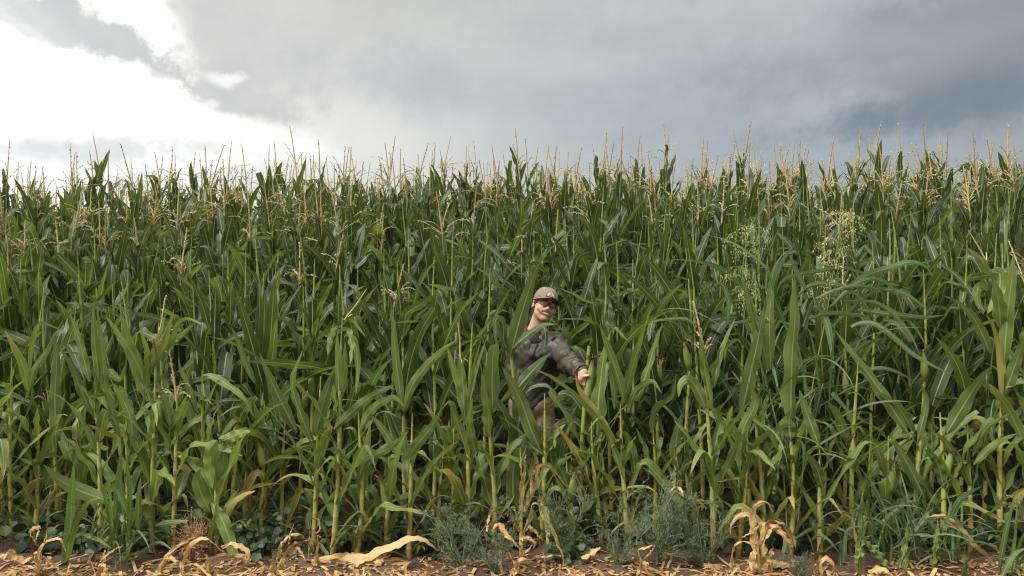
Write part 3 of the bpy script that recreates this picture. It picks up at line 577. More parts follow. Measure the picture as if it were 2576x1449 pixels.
for e in EDGE:
    d = base_depth(e.py); x = (e.px - 1288) / FP * d; gz = float(ground_z(x, d)) - 0.01
    H = HC + (725 - e.top) / FP * d - gz
    fo = MB(); org = np.array([x, d, gz])
    low = max([lf[0][0][1] for lf in e.leaves], default=e.top) if e.leaves else e.top
    for i, (pts, W, kw) in enumerate(e.leaves):
        kw = dict(kw); roll = kw.pop('roll', rng.normal(0, 0.35)); n = len(pts)
        dd = d - 0.02 - np.linspace(0, 1, n) * rng.uniform(-0.02, 0.16)
        drawn(fo, [P(a, b, q) for (a, b), q in zip(pts, dd)], W * 0.95, rng, vig=min(kw.pop('vig', 0.1) + 0.36, 1), roll=roll, roll2=roll + rng.normal(0, 0.4), origin=org, age=kw.pop('age', 0.12), ruf=rng.uniform(0.10, 0.28), fold=kw.pop('fold', rng.uniform(0.15, 0.45)), **kw)
    hlow = HC + (725 - min(low, 1180)) / FP * d - gz
    gap = 0.12 if not e.leaves else max(H - hlow, 0.12)
    tas = e.kind == 't'
    pl = gen_plant(rng, H, z0=0.11, step=0.092, L=0.54, W=0.066, az=rng.normal(0, 0.2), spread=0.45, tassel=tas, vig=0.72, age=0.26, ears=e.kw.get('ears', 0),
                   r0=e.kw.get('r0', 0.018), lean=e.kw.get('lean', 0.025), top_gap=gap + (0.3 if tas and not e.leaves else 0.0), kinks=0.5, up=0.06)
    st, f2, ta, es = pl
    if e.kind == 'p':       # snapped or bare tassel spike on a leafy top
        q = {838: ((866, 806), (923, 727)), 1172: ((1158, 905), (1152, 812)), 2517: ((2482, 660), (2435, 579))}[e.px]
        ta = MB(); C = spline([P(*q[0], d - .03) - org, (P(*q[0], d - .03) + P(*q[1], d - .03)) / 2 - org + [0.004, 0, 0], P(*q[1], d - .03) - org], 8)
        tube(ta, C, np.linspace(0.006, 0.003, 9), 5, attr=(0.2, 0, 0))
        for i in range(5): blade(ta, C[0], rng.uniform(0, 6.28), rng.uniform(0.1, 1.3), 0.10, 0.006, rng.uniform(0, 1), rng, n=5, m=2, wrap=False)
    f2.merge(fo)
    for i in range(5):      # short basal leaves round the foot
        blade(f2, (rng.normal(0, .02), rng.normal(0, .02), rng.uniform(.0, .10)), rng.uniform(0, 6.28), rng.uniform(.7, 1.3), rng.uniform(.2, .42), rng.uniform(.025, .05), rng.uniform(.3, 1.8), rng, n=10, age=rng.uniform(.1, .6), vig=rng.uniform(.2, .7))
    root = place_plant((st, f2, ta, es), org, e.label.replace('’', "'"), 'corn plants of the edge row')
    if e.px == 1712:        # swollen, blighted ear
        h = MB(); C0 = P(1700, 1236, d - 0.04) - org
        for k in range(16):
            c0 = C0 + rng.normal(0, 1, 3) * [0.012, 0.010, 0.034]; th = np.linspace(0, np.pi, 7)
            tube(h, c0 + np.stack([0 * th, 0 * th, -0.018 * np.cos(th)], -1), 0.015 * np.sin(th) + 0.0005, 8, attr=(rng.uniform(), 0, 0))
        for k in range(7): blade(h, C0 + [0, -0.008, 0.03], rng.uniform(-3, 0), rng.uniform(-1.4, 1.0), 0.09, 0.03, 1.4, rng, n=7, m=2, wrap=False)
        h.build('ear', M_HUSKDRY, root)['label'] = 'swollen tan blighted ear'
# the plant right before the man, left of his face, and the ear he holds
d = 5.12; org = np.array([(1290 - 1288) / FP * d, d, 0.0]); fo = MB(); st = MB()
C = np.array([P(a, b, q) for a, b, q in [(1300, 1345, d), (1297, 1150, d), (1292, 945, d - .02), (1283, 878, d - .02), (1287, 845, d)]]) - org
C = spline(C, 14); tube(st, C, np.linspace(0.015, 0.010, 15), 8)
for pts, W, kw in [([(1284, 900), (1298, 840), (1318, 770), (1342, 695), (1352, 668)], .105, dict(vig=.25, roll=-.25)),
                   ([(1283, 884), (1306, 860), (1336, 837), (1366, 818), (1398, 816)], .055, dict(vig=.12, roll=.35)),
                   ([(1276, 880), (1262, 840), (1252, 808), (1238, 800), (1222, 815)], .06, dict(vig=.1, roll=.2)),
                   ([(1282, 890), (1268, 860), (1266, 820), (1258, 800), (1246, 806), (1250, 880)], .05, dict(vig=.15)),
                   ([(1296, 985), (1320, 955), (1350, 922), (1378, 893)], .095, dict(vig=.0, roll=.3)),
                   ([(1296, 1000), (1330, 975), (1370, 968), (1402, 992)], .05, dict(vig=.0, roll=.8)),
                   ([(1368, 818), (1372, 845), (1366, 885)], .05, dict(vig=.0, wrap=False)),
                   ([(1292, 1160), (1302, 1085), (1312, 1015), (1320, 975)], .12, dict(vig=.0, roll=.1)), ([(1318, 1170), (1306, 1090), (1292, 1030)], .11, dict(vig=.0, roll=-.2)), ([(1345, 1195), (1382, 1130), (1424, 1060), (1452, 1022)], .10, dict(vig=.05, roll=.2)), ([(1360, 1210), (1340, 1150), (1312, 1100)], .11, dict(vig=.05)), ([(1290, 1090), (1255, 1020), (1225, 990)], .08, dict(vig=.05)), ([(1292, 1050), (1310, 990), (1345, 940)], .07, dict(vig=.05))]:
    kw = dict(kw); drawn(fo, [P(a, b, d - 0.05 - 0.02 * k) for k, (a, b) in enumerate(pts)], W, rng, origin=org, age=0.05, ruf=.1, fold=.3, **kw)
place_plant((st, fo, None, []), org, "green corn plant in front of the man, its leaf lying across his chest", 'corn plants of the edge row')
EAR_A, EAR_B = P(1476, 1012, 4.96), P(1491, 906, 4.93)
ew, esilk = MB(), MB()
ax = EAR_B - EAR_A; eL = np.linalg.norm(ax)
org = np.array([EAR_A[0] - 0.03, 5.0, 0.0]); st = MB(); tube(st, spline([np.zeros(3), [0.0, 0, 0.5], EAR_A - org + [-.01, .03, 0.0], EAR_A - org + [0.02, .05, 0.35]], 12), np.linspace(.016, .011, 13), 8)
fo = MB()
for pts, W in [([(1480, 1000), (1500, 940), (1540, 910)], .07), ([(1470, 1040), (1440, 1000), (1415, 990), (1395, 1010)], .07), ([(1478, 1090), (1440, 1060), (1400, 1075), (1380, 1110)], .07), ([(1476, 1150), (1510, 1100), (1530, 1080)], .07)]:
    drawn(fo, [P(a, b, 5.02) for a, b in pts], W, rng, origin=org, roll=rng.normal(0, .4))
root = place_plant((st, fo, None, []), org, 'corn plant bearing the green ear that the man grips', 'corn plants of the edge row')
n = 14; ts = np.linspace(0, 1, n + 1)
tube(ew, EAR_A - org + ts[:, None] * ax, 0.0235 * np.maximum(np.minimum(0.55 + ts * 2.2, 1) * (1 - np.clip((ts - 0.5) / 0.56, 0, 1) ** 2.0), 0.14), 12, attr=(0.4, 0, 0))
eo = ew.build('ear', M_HUSK, root); eo['label'] = 'green husked ear held by the man'
for i in range(30):
    a = rng.uniform(0, 6.28); tt = np.linspace(0, 1, 5); q = rng.uniform(0.2, 1.5) - rng.uniform(1, 3) * tt; l = rng.uniform(.03, .05)
    tube(esilk, EAR_B - org + np.cumsum(np.stack([np.cos(q) * math.cos(a), np.cos(q) * math.sin(a), np.sin(q)], -1) * l / 4, 0), .0024, 3, attr=(rng.uniform(), 0, 0))
esilk.build('silk', M_SILK, eo)

# ------------------------------------------------------------------ the man
class Field:
    """signed distance on a grid; rounded shapes are merged smoothly, the surface is read out as one continuous mesh"""
    def __init__(s, lo, hi, h):
        s.lo = np.asarray(lo, float); s.h = h; s.n = np.ceil((np.asarray(hi) - s.lo) / h).astype(int) + 1
        s.F = np.full(s.n, 0.06, np.float32)
    def box(s, lo, hi, pad=0.06):
        a = np.clip(np.floor((np.minimum(lo, hi) - pad - s.lo) / s.h).astype(int), 0, s.n - 1); b = np.clip(np.ceil((np.maximum(lo, hi) + pad - s.lo) / s.h).astype(int) + 1, 1, s.n)
        sl = tuple(slice(i, j) for i, j in zip(a, b))
        g = np.stack(np.meshgrid(*[s.lo[k] + s.h * np.arange(a[k], b[k]) for k in range(3)], indexing='ij'), -1).astype(np.float32)
        return sl, g
    def put(s, sl, dd, k, cut=False):
        f = s.F[sl]
        if cut:
            h = np.maximum(k - np.abs(f + dd), 0) / k; s.F[sl] = np.maximum(f, -dd) + h * h * k / 4
        else:
            h = np.maximum(k - np.abs(f - dd), 0) / k; s.F[sl] = np.minimum(f, dd) - h * h * k / 4
    def cap(s, a, b, ra, rb, k=0.02, sq=None, cut=False):
        a, b = np.asarray(a, float), np.asarray(b, float); r = max(ra, rb)
        sl, g = s.box(np.minimum(a, b) - r, np.maximum(a, b) + r)
        q = g - a.astype(np.float32); d_ = (b - a).astype(np.float32)
        if sq is not None: q = q / np.float32(sq); d_ = d_ / np.float32(sq)
        t = np.clip((q @ d_) / max(float(d_ @ d_), 1e-9), 0, 1)
        s.put(sl, (np.linalg.norm(q - t[..., None] * d_, axis=-1) - (ra + (rb - ra) * t)).astype(np.float32), k, cut)
    def ell(s, c, r, M=None, k=0.015, cut=False):
        c = np.asarray(c, float); r = np.asarray(r, float); mr = r.max()
        sl, g = s.box(c - mr, c + mr); q = g - c.astype(np.float32)
        if M is not None: q = q @ M.astype(np.float32)
        k0 = np.linalg.norm(q / r.astype(np.float32), axis=-1); k1 = np.linalg.norm(q / (r ** 2).astype(np.float32), axis=-1)
        s.put(sl, (k0 * (k0 - 1) / np.maximum(k1, 1e-6)).astype(np.float32), k, cut)
    def grid(s):
        return np.stack(np.meshgrid(*[s.lo[k] + s.h * np.arange(s.n[k]) for k in range(3)], indexing='ij'), -1)
    def surface(s):
        F = s.F; ins = F < 0; nx, ny, nz = F.shape
        c = [ins[i:nx - 1 + i, j:ny - 1 + j, k:nz - 1 + k] for i in (0, 1) for j in (0, 1) for k in (0, 1)]
        cnt = sum(x.astype(np.int8) for x in c); act = (cnt > 0) & (cnt < 8)
        I = np.argwhere(act); idx = np.full(act.shape, -1, np.int64); idx[act] = np.arange(len(I))
        acc = np.zeros((len(I), 3)); num = np.zeros(len(I))
        offs = np.array([(i, j, k) for i in (0, 1) for j in (0, 1) for k in (0, 1)])
        val = np.stack([F[I[:, 0] + o[0], I[:, 1] + o[1], I[:, 2] + o[2]] for o in offs], 1)
        for a in range(8):
            for b in range(a + 1, 8):
                if np.abs(offs[a] - offs[b]).sum() != 1: continue
                x = (val[:, a] < 0) != (val[:, b] < 0); t = val[:, a] / np.where(x, val[:, a] - val[:, b], 1)
                acc[x] += (offs[a] + t[:, None] * (offs[b] - offs[a]))[x]; num[x] += 1
        V = s.lo + s.h * (I + acc / num[:, None]); Q = []
        for ax_ in range(3):
            u, v = (ax_ + 1) % 3, (ax_ + 2) % 3
            sh = [slice(1, -1)] * 3; sh[ax_] = slice(0, -1); s2 = list(sh); s2[ax_] = slice(1, None)
            A, B = ins[tuple(sh)], ins[tuple(s2)]
            E = np.argwhere(A != B); st_ = A[A != B]
            E = E + np.array([0 if k == ax_ else 1 for k in range(3)])
            def at(du, dv):
                q = E.copy(); q[:, u] += du; q[:, v] += dv; return idx[q[:, 0], q[:, 1], q[:, 2]]
            f = np.stack([at(-1, -1), at(0, -1), at(0, 0), at(-1, 0)], 1); f[~st_] = f[~st_][:, ::-1]; Q.append(f)
        Q = np.concatenate(Q); Q = Q[(Q >= 0).all(1)]
        return V, Q
def rot(ax_, deg):
    c, s_ = math.cos(R(deg)), math.sin(R(deg))
    return {'x': np.array([[1, 0, 0], [0, c, -s_], [0, s_, c]]), 'y': np.array([[c, 0, s_], [0, 1, 0], [-s_, 0, c]]), 'z': np.array([[c, -s_, 0], [s_, c, 0], [0, 0, 1]])}[ax_]
HM = rot('y', 16) @ rot('z', 12) @ rot('x', -4)
HO = P(1369.5, 772.5, 5.33)
def hp(x, y, z): return HO + HM @ np.array([x, y, z])
# joints
NB = P(1344, 838, 5.40)
SHR, SHL = P(1308, 858, 5.44), P(1398, 868, 5.38)
ELL, WRL = P(1431, 915, 5.16), P(1467, 938, 4.955)
ELR, WRR = P(1296, 935, 5.46), P(1302, 1000, 5.36)
CH, WA, PE = P(1353, 890, 5.42), P(1342, 950, 5.43), P(1337, 1005, 5.44)
HIR, HIL = PE + [-.068, 0, -.04], PE + [.068, 0, -.04]
KNR, KNL = np.array([HIR[0] - .02, 5.40, 0.47]), np.array([HIL[0] + .03, 5.42, 0.47])
ANR, ANL = np.array([HIR[0] - .04, 5.46, 0.085]), np.array([HIL[0] + .05, 5.47, 0.085])
B = Field(P(1270, 725, 5.5) * [1, 0, 0] + [0, 4.83, -0.01], P(1505, 725, 5.3) * [1, 0, 0] + [0, 5.62, 1.78], 0.004)
for a, b, ra, rb, k in [(NB + [0, .01, -.02], hp(0, .012, -.05), .060, .056, .03), (SHR, SHL, .055, .055, .05), (CH + [-.05, 0, 0.03], CH + [.05, 0, 0.03], .095, .095, .06), (CH, WA, .100, .085, .06), (WA, PE, .085, .09, .06),
                        (SHR, ELR, .05, .04, .04), (ELR, WRR, .04, .027, .03), (SHL, ELL, .05, .04, .04), (ELL, WRL, .04, .027, .03),
                        (HIR, KNR, .082, .056, .05), (KNR, ANR, .054, .036, .04), (HIL, KNL, .082, .056, .05), (KNL, ANL, .054, .036, .04),
                        (ANR + [0, .03, -.05], ANR + [-.01, -.15, -.055], .034, .030, .03), (ANL + [0, .03, -.05], ANL + [.02, -.15, -.055], .034, .030, .03)]:
    B.cap(a, b, ra, rb, k)
def he(c, r, k=.015, cut=False, tilt=None): B.ell(hp(*c), r, HM if tilt is None else HM @ tilt, k, cut)
def hc(a, b, ra, rb, k=.012, cut=False): B.cap(hp(*a), hp(*b), ra, rb, k, None, cut)
he((0, .012, .035), (.074, .092, .085))                         # skull
he((0, -.022, -.022), (.057, .066, .062), .03)                  # face
hc((-.036, -.014, -.050), (-.012, -.062, -.082), .015, .013, .03); hc((.036, -.014, -.050), (.012, -.062, -.082), .015, .013, .03)   # jaw
he((0, -.070, -.078), (.017, .015, .014), .02)                  # chin
for q in (-1, 1):
    he((q * .038, -.066, -.018), (.024, .020, .019), .02)       # cheek pushed up by the smile
    hc((q * .012, -.082, .036), (q * .045, -.068, .034), .008, .007, .012)   # brow
    he((q * .079, .004, -.004), (.007, .019, .031), .008, False, rot('z', q * 24))   # ear
    he((q * .083, -.004, -.002), (.004, .009, .016), .004, True, rot('z', q * 24))
    he((q * .0125, -.0955, -.014), (.009, .010, .008), .008)    # nostril wing
hc((0, -.082, .022), (0, -.104, -.010), .0075, .0115, .010)     # nose
he((0, -.078, -.034), (.040, .018, .020), .02)                  # mouth area
for a, b in (((-.032, -.076, -.029), (-.012, -.092, -.0365)), ((-.012, -.092, -.0365), (.012, -.092, -.0365)), ((.012, -.092, -.0365), (.032, -.076, -.029))):
    hc(a, b, .0045, .0045, .004)
for a, b in (((-.031, -.076, -.030), (-.013, -.088, -.0475)), ((-.013, -.088, -.0475), (.013, -.088, -.0475)), ((.013, -.088, -.0475), (.031, -.076, -.030))):
    hc(a, b, .0045, .0052, .004)
hc((-.028, -.086, -.0365), (-.010, -.095, -.0415), .0048, .0055, .003, True); hc((-.010, -.095, -.0415), (.010, -.095, -.0415), .0055, .0055, .003, True); hc((.010, -.095, -.0415), (.028, -.086, -.0365), .0055, .0048, .003, True)    # parted lips
# left hand on the ear of corn: palm, four fingers round the back of the ear, thumb over its front
ea = unit(EAR_B - EAR_A); ex = unit(np.array([1.0, -0.15, 0]) - ea * (np.array([1.0, -0.15, 0]) @ ea)); ey = np.cross(ea, ex)
ey = ey if ey[1] > 0 else -ey
def ep(py, x, y):
    t_e = (1012 - py) / (1012 - 906); return EAR_A + t_e * (EAR_B - EAR_A) + ex * x + ey * y
palm = ep(954, -.052, .000)
B.cap(WRL, palm, .027, .026, .02); B.cap(ep(945, -.047, .004), ep(967, -.045, .004), .017, .015, .02)
for i, (l, r_) in enumerate([(1.0, .0090), (1.1, .0092), (1.02, .0088), (.82, .0076)]):
    c0, c1 = ep(953 + 1.5 * i, -.034 - .004 * i, -.010 + .013 * i), ep(965 + 2.5 * i * 0 + 4 * l, -.030 - .002 * i, -.008 + .013 * i)
    c2 = ep(972 + 6 * l, -.022, .004 + .012 * i); c3 = ep(976 + 6 * l, -.006, .016 + .008 * i)
    B.cap(c0, c1, r_ * 1.1, r_, .006); B.cap(c1, c2, r_, r_ * .92, .004); B.cap(c2, c3, r_ * .92, r_ * .78, .003)
B.cap(ep(950, -.052, -.010), ep(947, -.036, -.024), .0125, .0105, .010); B.cap(ep(947, -.036, -.024), ep(943, -.012, -.0305), .0102, .0080, .003)
# right hand hangs, lightly curled
fr = unit(WRR - ELR); B.cap(WRR, WRR + fr * .08, .027, .025, .02)
for i in range(4):
    k0 = WRR + fr * .085 + np.array([-.026 + .0175 * i, -.006, 0]); l = (.062, .072, .068, .052)[i]
    k1 = k0 + unit(fr + [0, -.35, 0]) * l * .5; k2 = k1 + unit(fr + [0, -1.0, 0]) * l * .5
    B.cap(k0, k1, .0095, .0088, .006); B.cap(k1, k2, .0088, .0072, .003)
k0 = WRR + fr * .03 + [.024, -.01, 0]; B.cap(k0, k0 + unit(fr + [.6, -.5, 0]) * .035, .012, .0105, .01); B.cap(k0 + unit(fr + [.6, -.5, 0]) * .035, k0 + unit(fr + [.6, -.5, 0]) * .035 + unit(fr + [.0, -.6, 0]) * .03, .0105, .008, .003)
V, Q = B.surface()
FOOT = np.array([PE[0], 5.44, 0.0])
L_ = (V - HO) @ HM                                # head frame
lip = np.exp(-(((L_[:, 2] + .0365 + 0.004 * 0) / .010) ** 2)) * np.exp(-((L_[:, 0] / .026) ** 2)) * (L_[:, 1] < -.07)
beard = sstep(-L_[:, 2], .035, .07) * (L_[:, 1] < .01) * (np.abs(L_[:, 2] + .07) < .035) * (1 - lip)
cheek = np.exp(-(((np.abs(L_[:, 0]) - .042) / .02) ** 2) - ((L_[:, 2] + .018) / .02) ** 2) * (L_[:, 1] < -.04)
A = np.stack([lip, beard, cheek + 0.2 * (np.linalg.norm(V - palm, axis=1) < .10)], 1)
m, t, out = mat('skin')
at = t.new('ShaderNodeAttribute', attribute_name='leaf'); a = t.new('ShaderNodeSeparateColor'); t.l.new(at.outputs['Color'], a.inputs[0])
ob = t.new('ShaderNodeTexCoord'); n_ = t.noise(ob.outputs['Object'], 45, 4)
c = t.mix(t.math('MULTIPLY', n_.outputs['Fac'], 0.4), (0.55, 0.330, 0.230), (0.47, 0.262, 0.172))
c = t.mix(t.math('MULTIPLY', a.outputs[2], 0.45), c, (0.50, 0.18, 0.11)); c = t.mix(t.math('MULTIPLY', a.outputs[1], 0.35), c, (0.20, 0.105, 0.06)); c = t.mix(t.math('MULTIPLY', a.outputs[0], 0.6), c, (0.30, 0.075, 0.055))
p = t.new('ShaderNodeBsdfPrincipled'); t.l.new(c, p.inputs['Base Color']); p.inputs['Roughness'].default_value = 0.48
p.inputs['Subsurface Weight'].default_value = 0.12; p.inputs['Subsurface Radius'].default_value = (0.012, 0.005, 0.003); p.inputs['Subsurface Scale'].default_value = 0.5
t.l.new(p.outputs[0], out.inputs[0]); M_SKIN = m
MAN = thing('person', FOOT, 'smiling man in brown cap, glasses and grey rain jacket, gripping a corn ear', 'person')
obj('body', raw_mesh('body', V - FOOT, Q, [M_SKIN], None, A), MAN)
def cloth(name, c1, c2, rough=0.6, scale=25, bump=0.3, spec=0.4):
    return simple(name, c1, c2, scale, rough, 0, spec, bump, attr=False)
M_JACKET = cloth('grey_rain_cloth', (0.040, 0.034, 0.026), (0.070, 0.060, 0.047), 0.52, 18, 0.25)
M_KHAKI = cloth('khaki_twill', (0.20, 0.145, 0.085), (0.27, 0.20, 0.125), 0.85, 30)
M_CAP = cloth('brown_cap_cloth', (0.150, 0.105, 0.085), (0.215, 0.160, 0.130), 0.85, 40, 0.2)
M_DARK = cloth('black_cloth', (0.008, 0.008, 0.008), (0.014, 0.014, 0.013), 0.8)
M_HAIR = cloth('brown_hair', (0.040, 0.022, 0.012), (0.075, 0.042, 0.022), 0.6, 120, 0.5)
M_FRAME = cloth('dark_red_brown_plastic', (0.030, 0.010, 0.008), (0.045, 0.014, 0.010), 0.25)
M_TEETH = cloth('teeth', (0.76, 0.70, 0.60), (0.80, 0.74, 0.66), 0.3)
M_EYE = cloth('eye', (0.42, 0.30, 0.24), (0.60, 0.50, 0.44), 0.3, 60)
M_BOOT = cloth('brown_leather', (0.06, 0.035, 0.02), (0.09, 0.055, 0.03), 0.6)
# jacket
J = Field(B.lo + [-0.06, -0.02, 0.72], B.lo + [0.70, 0.86, 1.56], 0.005)
for a, b, ra, rb, k in [(SHR + [0, 0, -.005], SHL + [0, 0, -.005], .076, .078, .06), (CH + [-.05, 0, .02], CH + [.05, 0, .02], .128, .128, .06), (CH, WA, .132, .116, .06), (WA, PE + [0, 0, -.005], .116, .122, .05),
                        (SHR, ELR, .078, .070, .05), (ELR, WRR + [0, 0, .02], .068, .052, .04), (SHL, ELL, .070, .064, .05), (ELL, WRL + unit(ELL - WRL) * .035, .062, .049, .05),
                        (NB + [-.055, .05, .0], NB + [.055, .05, -.005], .030, .030, .03)]:
    J.cap(a, b, ra, rb, k)
for pts in ([(-.07, .045, .035), (-.085, -.02, .005), (-.055, -.085, -.07), (-.02, -.12, -.14)], [(.07, .045, .02), (.085, -.02, -.01), (.06, -.08, -.065), (.01, -.12, -.15)]):   # collar flaps
    for a, b in zip(pts[:-1], pts[1:]): J.cap(NB + a, NB + b, .020, .018, .015)
J.cap(NB + [0.0, -.10, .06], NB + [-.012, -.125, -.045], .060, .016, .02, None, True)     # open throat
J.cap(WRL, WRL + unit(WRL - ELL) * .1, .036, .036, .01, None, True)                       # cuff opening
sl, g = J.box(PE - [.3, .3, .2], PE + [.3, .3, -.08], 0.0); hem = PE[2] - .055
g = J.grid()
def wr(g, f, ph, dirs): return sum(1.3 - 2.2 * np.abs(np.sin(0.5 * ((g @ np.asarray(dv)) * f + ph * (i + 1) + 1.7 * np.sin((g @ np.asarray(dv)[::-1]) * f * .45 + i)))) for i, dv in enumerate(dirs)) / len(dirs)
W1 = wr(g, 46, .7, [(.8, .3, .6), (-.5, .3, .9), (.2, .9, .5)]); W2 = wr(g, 95, 1.9, [(.9, .1, .4), (-.6, .2, .8), (.3, .4, -.9)])
arm = np.clip((g @ unit(WRL - SHL) - SHL @ unit(WRL - SHL)) / np.linalg.norm(WRL - SHL), 0, 1)
left = sstep(g[..., 0], SHL[0] - .04, SHL[0] + .05)
fold = np.sin(arm * 46 + 2.2 * np.sin(g[..., 2] * 30)) * left * sstep(arm, .25, .6)
J.F += (0.0070 * W1 + 0.0036 * W2 + 0.006 * fold).astype(np.float32)
J.F = np.maximum(J.F, (hem + 0.006 * np.sin(g[..., 0] * 40) - g[..., 2]).astype(np.float32))
V, Q = J.surface(); jk = obj('jacket', raw_mesh('jacket', V - FOOT, Q, [M_JACKET]), MAN)
from mathutils import Vector
from mathutils.bvhtree import BVHTree
tree_ = BVHTree.FromPolygons([Vector(v) for v in V], [tuple(q) for q in Q])
def onto(px, py, off=0.004):
    o = Vector((0, 0, HC)); dv = Vector(P(px, py, 5.0)) - o; dv.normalize()
    h = tree_.ray_cast(o, dv)
    return np.array(h[0] + h[1] * off) if h[0] is not None else P(px, py, 5.3)
def seam(name, pts, rad, mt, parent, flat=None):
    mb = MB(); C = spline([onto(*q) for q in pts], 12) - FOOT; tube(mb, C, rad, 6); return mb.build(name, mt, parent)
seam('zipper', [(1336, 908), (1341, 893), (1347, 878), (1353, 866)], .0045, M_DARK, jk)
seam('zipper', [(1330, 880), (1333, 868), (1338, 858)], .003, M_DARK, jk)
seam('pocket_flap', [(1348, 861), (1357, 858), (1368, 855)], .004, M_DARK, jk); seam('pocket_flap', [(1387, 857), (1392, 853), (1398, 849)], .0055, M_DARK, jk)
seam('drawcord', [(1306, 848), (1311, 856), (1317, 866)], .003, M_DARK, jk)
cu = MB(); ca = unit(WRL - ELL); th = np.linspace(0, 2 * np.pi, 25); s1 = unit(np.cross(ca, [0, 0, 1])); s2 = np.cross(ca, s1)
tube(cu, WRL - FOOT - ca * .018 + .044 * (np.cos(th)[:, None] * s1 + np.sin(th)[:, None] * s2), .011, 8); cu.build('cuff', M_JACKET, jk)
# shirt, trousers, boots
S_ = Field(NB - [.14, .16, .22], NB + [.14, .14, .06], 0.005)
S_.cap(NB + [0, .015, -.03], NB + [0, -.02, -.05], .070, .074, .02); S_.cap(NB + [0, 0, -.08], NB + [.01, 0, -.14], .10, .115, .05)
V, Q = S_.surface(); obj('shirt', raw_mesh('shirt', V - FOOT, Q, [M_DARK]), MAN)
T_ = Field(PE - [.34, .22, PE[2]] + [0, 0, .05], PE + [.34, .22, .06], 0.006)
for a, b, ra, rb, k in [(PE + [-.02, 0, -.02], PE + [.02, 0, -.02], .112, .112, .04), (HIR, KNR, .088, .076, .05), (KNR, ANR + [0, 0, .02], .080, .070, .04), (HIL, KNL, .088, .076, .05), (KNL, ANL + [0, 0, .02], .080, .070, .04)]: T_.cap(a, b, ra, rb, k)
g = T_.grid(); T_.F += (0.005 * wr(g, 40, .4, [(.2, .3, 1), (.5, .2, .8), (-.4, .3, .9)])).astype(np.float32)
V, Q = T_.surface(); obj('trousers', raw_mesh('trousers', V - FOOT, Q, [M_KHAKI]), MAN)
for an, q in ((ANR, -1), (ANL, 1)):
    K = Field(an - [.12, .27, .10], an + [.12, .14, .12], 0.005)
    K.cap(an + [0, .03, -.04], an + [q * .015, -.16, -.052], .047, .040, .03); K.cap(an + [0, .01, -.04], an + [0, .01, .06], .050, .052, .03)
    gg = K.grid(); K.F = np.maximum(K.F, (-0.0 + 0.002 - gg[..., 2]).astype(np.float32)); V, Q = K.surface(); obj('boot', raw_mesh('boot', V - FOOT, Q, [M_BOOT]), MAN)
# cap, in the frame of the head
def head_mb(mb, name, mt, parent):
    mb.V = [HO - FOOT + v @ HM.T for v in mb.V]; return mb.build(name, mt, parent)
cm = MB(); nT, nP = 40, 14
th = np.linspace(0, 2 * np.pi, nT + 1); ph = np.linspace(0.0, 1.0, nP + 1)
TH, PH = np.meshgrid(th, ph, indexing='ij')
rimz = 0.032 + 0.022 * np.clip(-np.cos(TH) * -1, 0, 1) * 0 + 0.024 * (np.cos(TH) < 0) * np.cos(TH) ** 2     # front sits higher (front: cos < 0)
zt = .134; an_ = PH * np.pi / 2
rr = np.cos(an_) ** 0.72; xx = .0845 * rr * np.sin(TH); yy = .010 + .102 * rr * np.cos(TH); zz = rimz + (zt - rimz) * np.sin(an_)
xx += .0012 * np.sin(9 * TH) * np.sin(3 * an_); zz += .0012 * np.cos(7 * TH + 4 * PH)
cm.add(np.stack([xx, yy, zz], -1), grid_faces(nT, nP))
u = np.linspace(-1, 1, 29); v = np.linspace(0, 1, 9)
for sgn in (0, 1):
    UU, VV = np.meshgrid(u, v, indexing='ij'); a_ = UU * R(74)
    ix, iy = .0835 * np.sin(a_), .010 - .100 * np.cos(a_); out_ = np.sqrt(np.maximum(1 - (UU * .985) ** 2, 0)) ** 0.8
    bx_ = ix * (1 + .02 * VV); by_ = iy - VV * .086 * out_
    bz_ = .064 - 3.6 * bx_ ** 2 - VV * .004 * out_ - .10 * (by_ + .09) ** 2 - sgn * .004
    cm.add(np.stack([bx_, by_, bz_], -1), grid_faces(28, 8))
bt = np.linspace(0, np.pi, 5); tube(cm, np.stack([0 * bt, .010 + 0 * bt, .1335 - .004 * np.cos(bt)], -1), .006 * np.sin(bt) + .0003, 8)
capo = head_mb(cm, 'cap', M_CAP, MAN)
# badge sewn on the cap: pale hill, two green cacti, dark red bar with pale letters
M_CREAM = cloth('cream_thread', (0.50, 0.44, 0.34), (0.58, 0.52, 0.42), 0.8); M_RED = cloth('dark_red_thread', (0.10, 0.018, 0.018), (0.14, 0.026, 0.024), 0.8); M_GREEN = cloth('green_thread', (0.05, 0.09, 0.06), (0.08, 0.13, 0.08), 0.8)
def on_cap(x, z, off):
    q = min(max((z - .045) / (zt - .045), 0), .98); an2 = math.asin(q); r2 = math.cos(an2) ** 0.72
    s_ = min(abs(x) / (.0845 * r2), .95) * (1 if x > 0 else -1); return np.array([x, .010 - .102 * r2 * math.sqrt(1 - s_ * s_) - off, z + off * .3])
def patch(name, outline, off, mt, parent):
    mb = MB(); cx, cz = np.mean([q[0] for q in outline]), np.mean([q[1] for q in outline]); k = len(outline); vs = []
    for r_ in (0.02, .35, .7, 1.0): vs += [on_cap(cx + (x - cx) * r_, cz + (z - cz) * r_, off) for x, z in outline]
    vs += [on_cap(x, z, -.002) for x, z in outline]
    f = [(r_ * k + i, r_ * k + (i + 1) % k, (r_ + 1) * k + (i + 1) % k, (r_ + 1) * k + i) for r_ in range(4) for i in range(k)]
    mb.add(np.array(vs), f); return head_mb(mb, name, mt, parent)
hill = [(-.030, .066), (.030, .066), (.026, .078), (.016, .090), (.008, .098), (-.004, .100), (-.014, .094), (-.022, .082)]
patch('badge', hill, .0030, M_CREAM, capo)
bar = [(-.033, .072), (-.029, .078), (0, .0795), (.029, .078), (.033, .072), (.029, .0655), (0, .064), (-.029, .0655)]
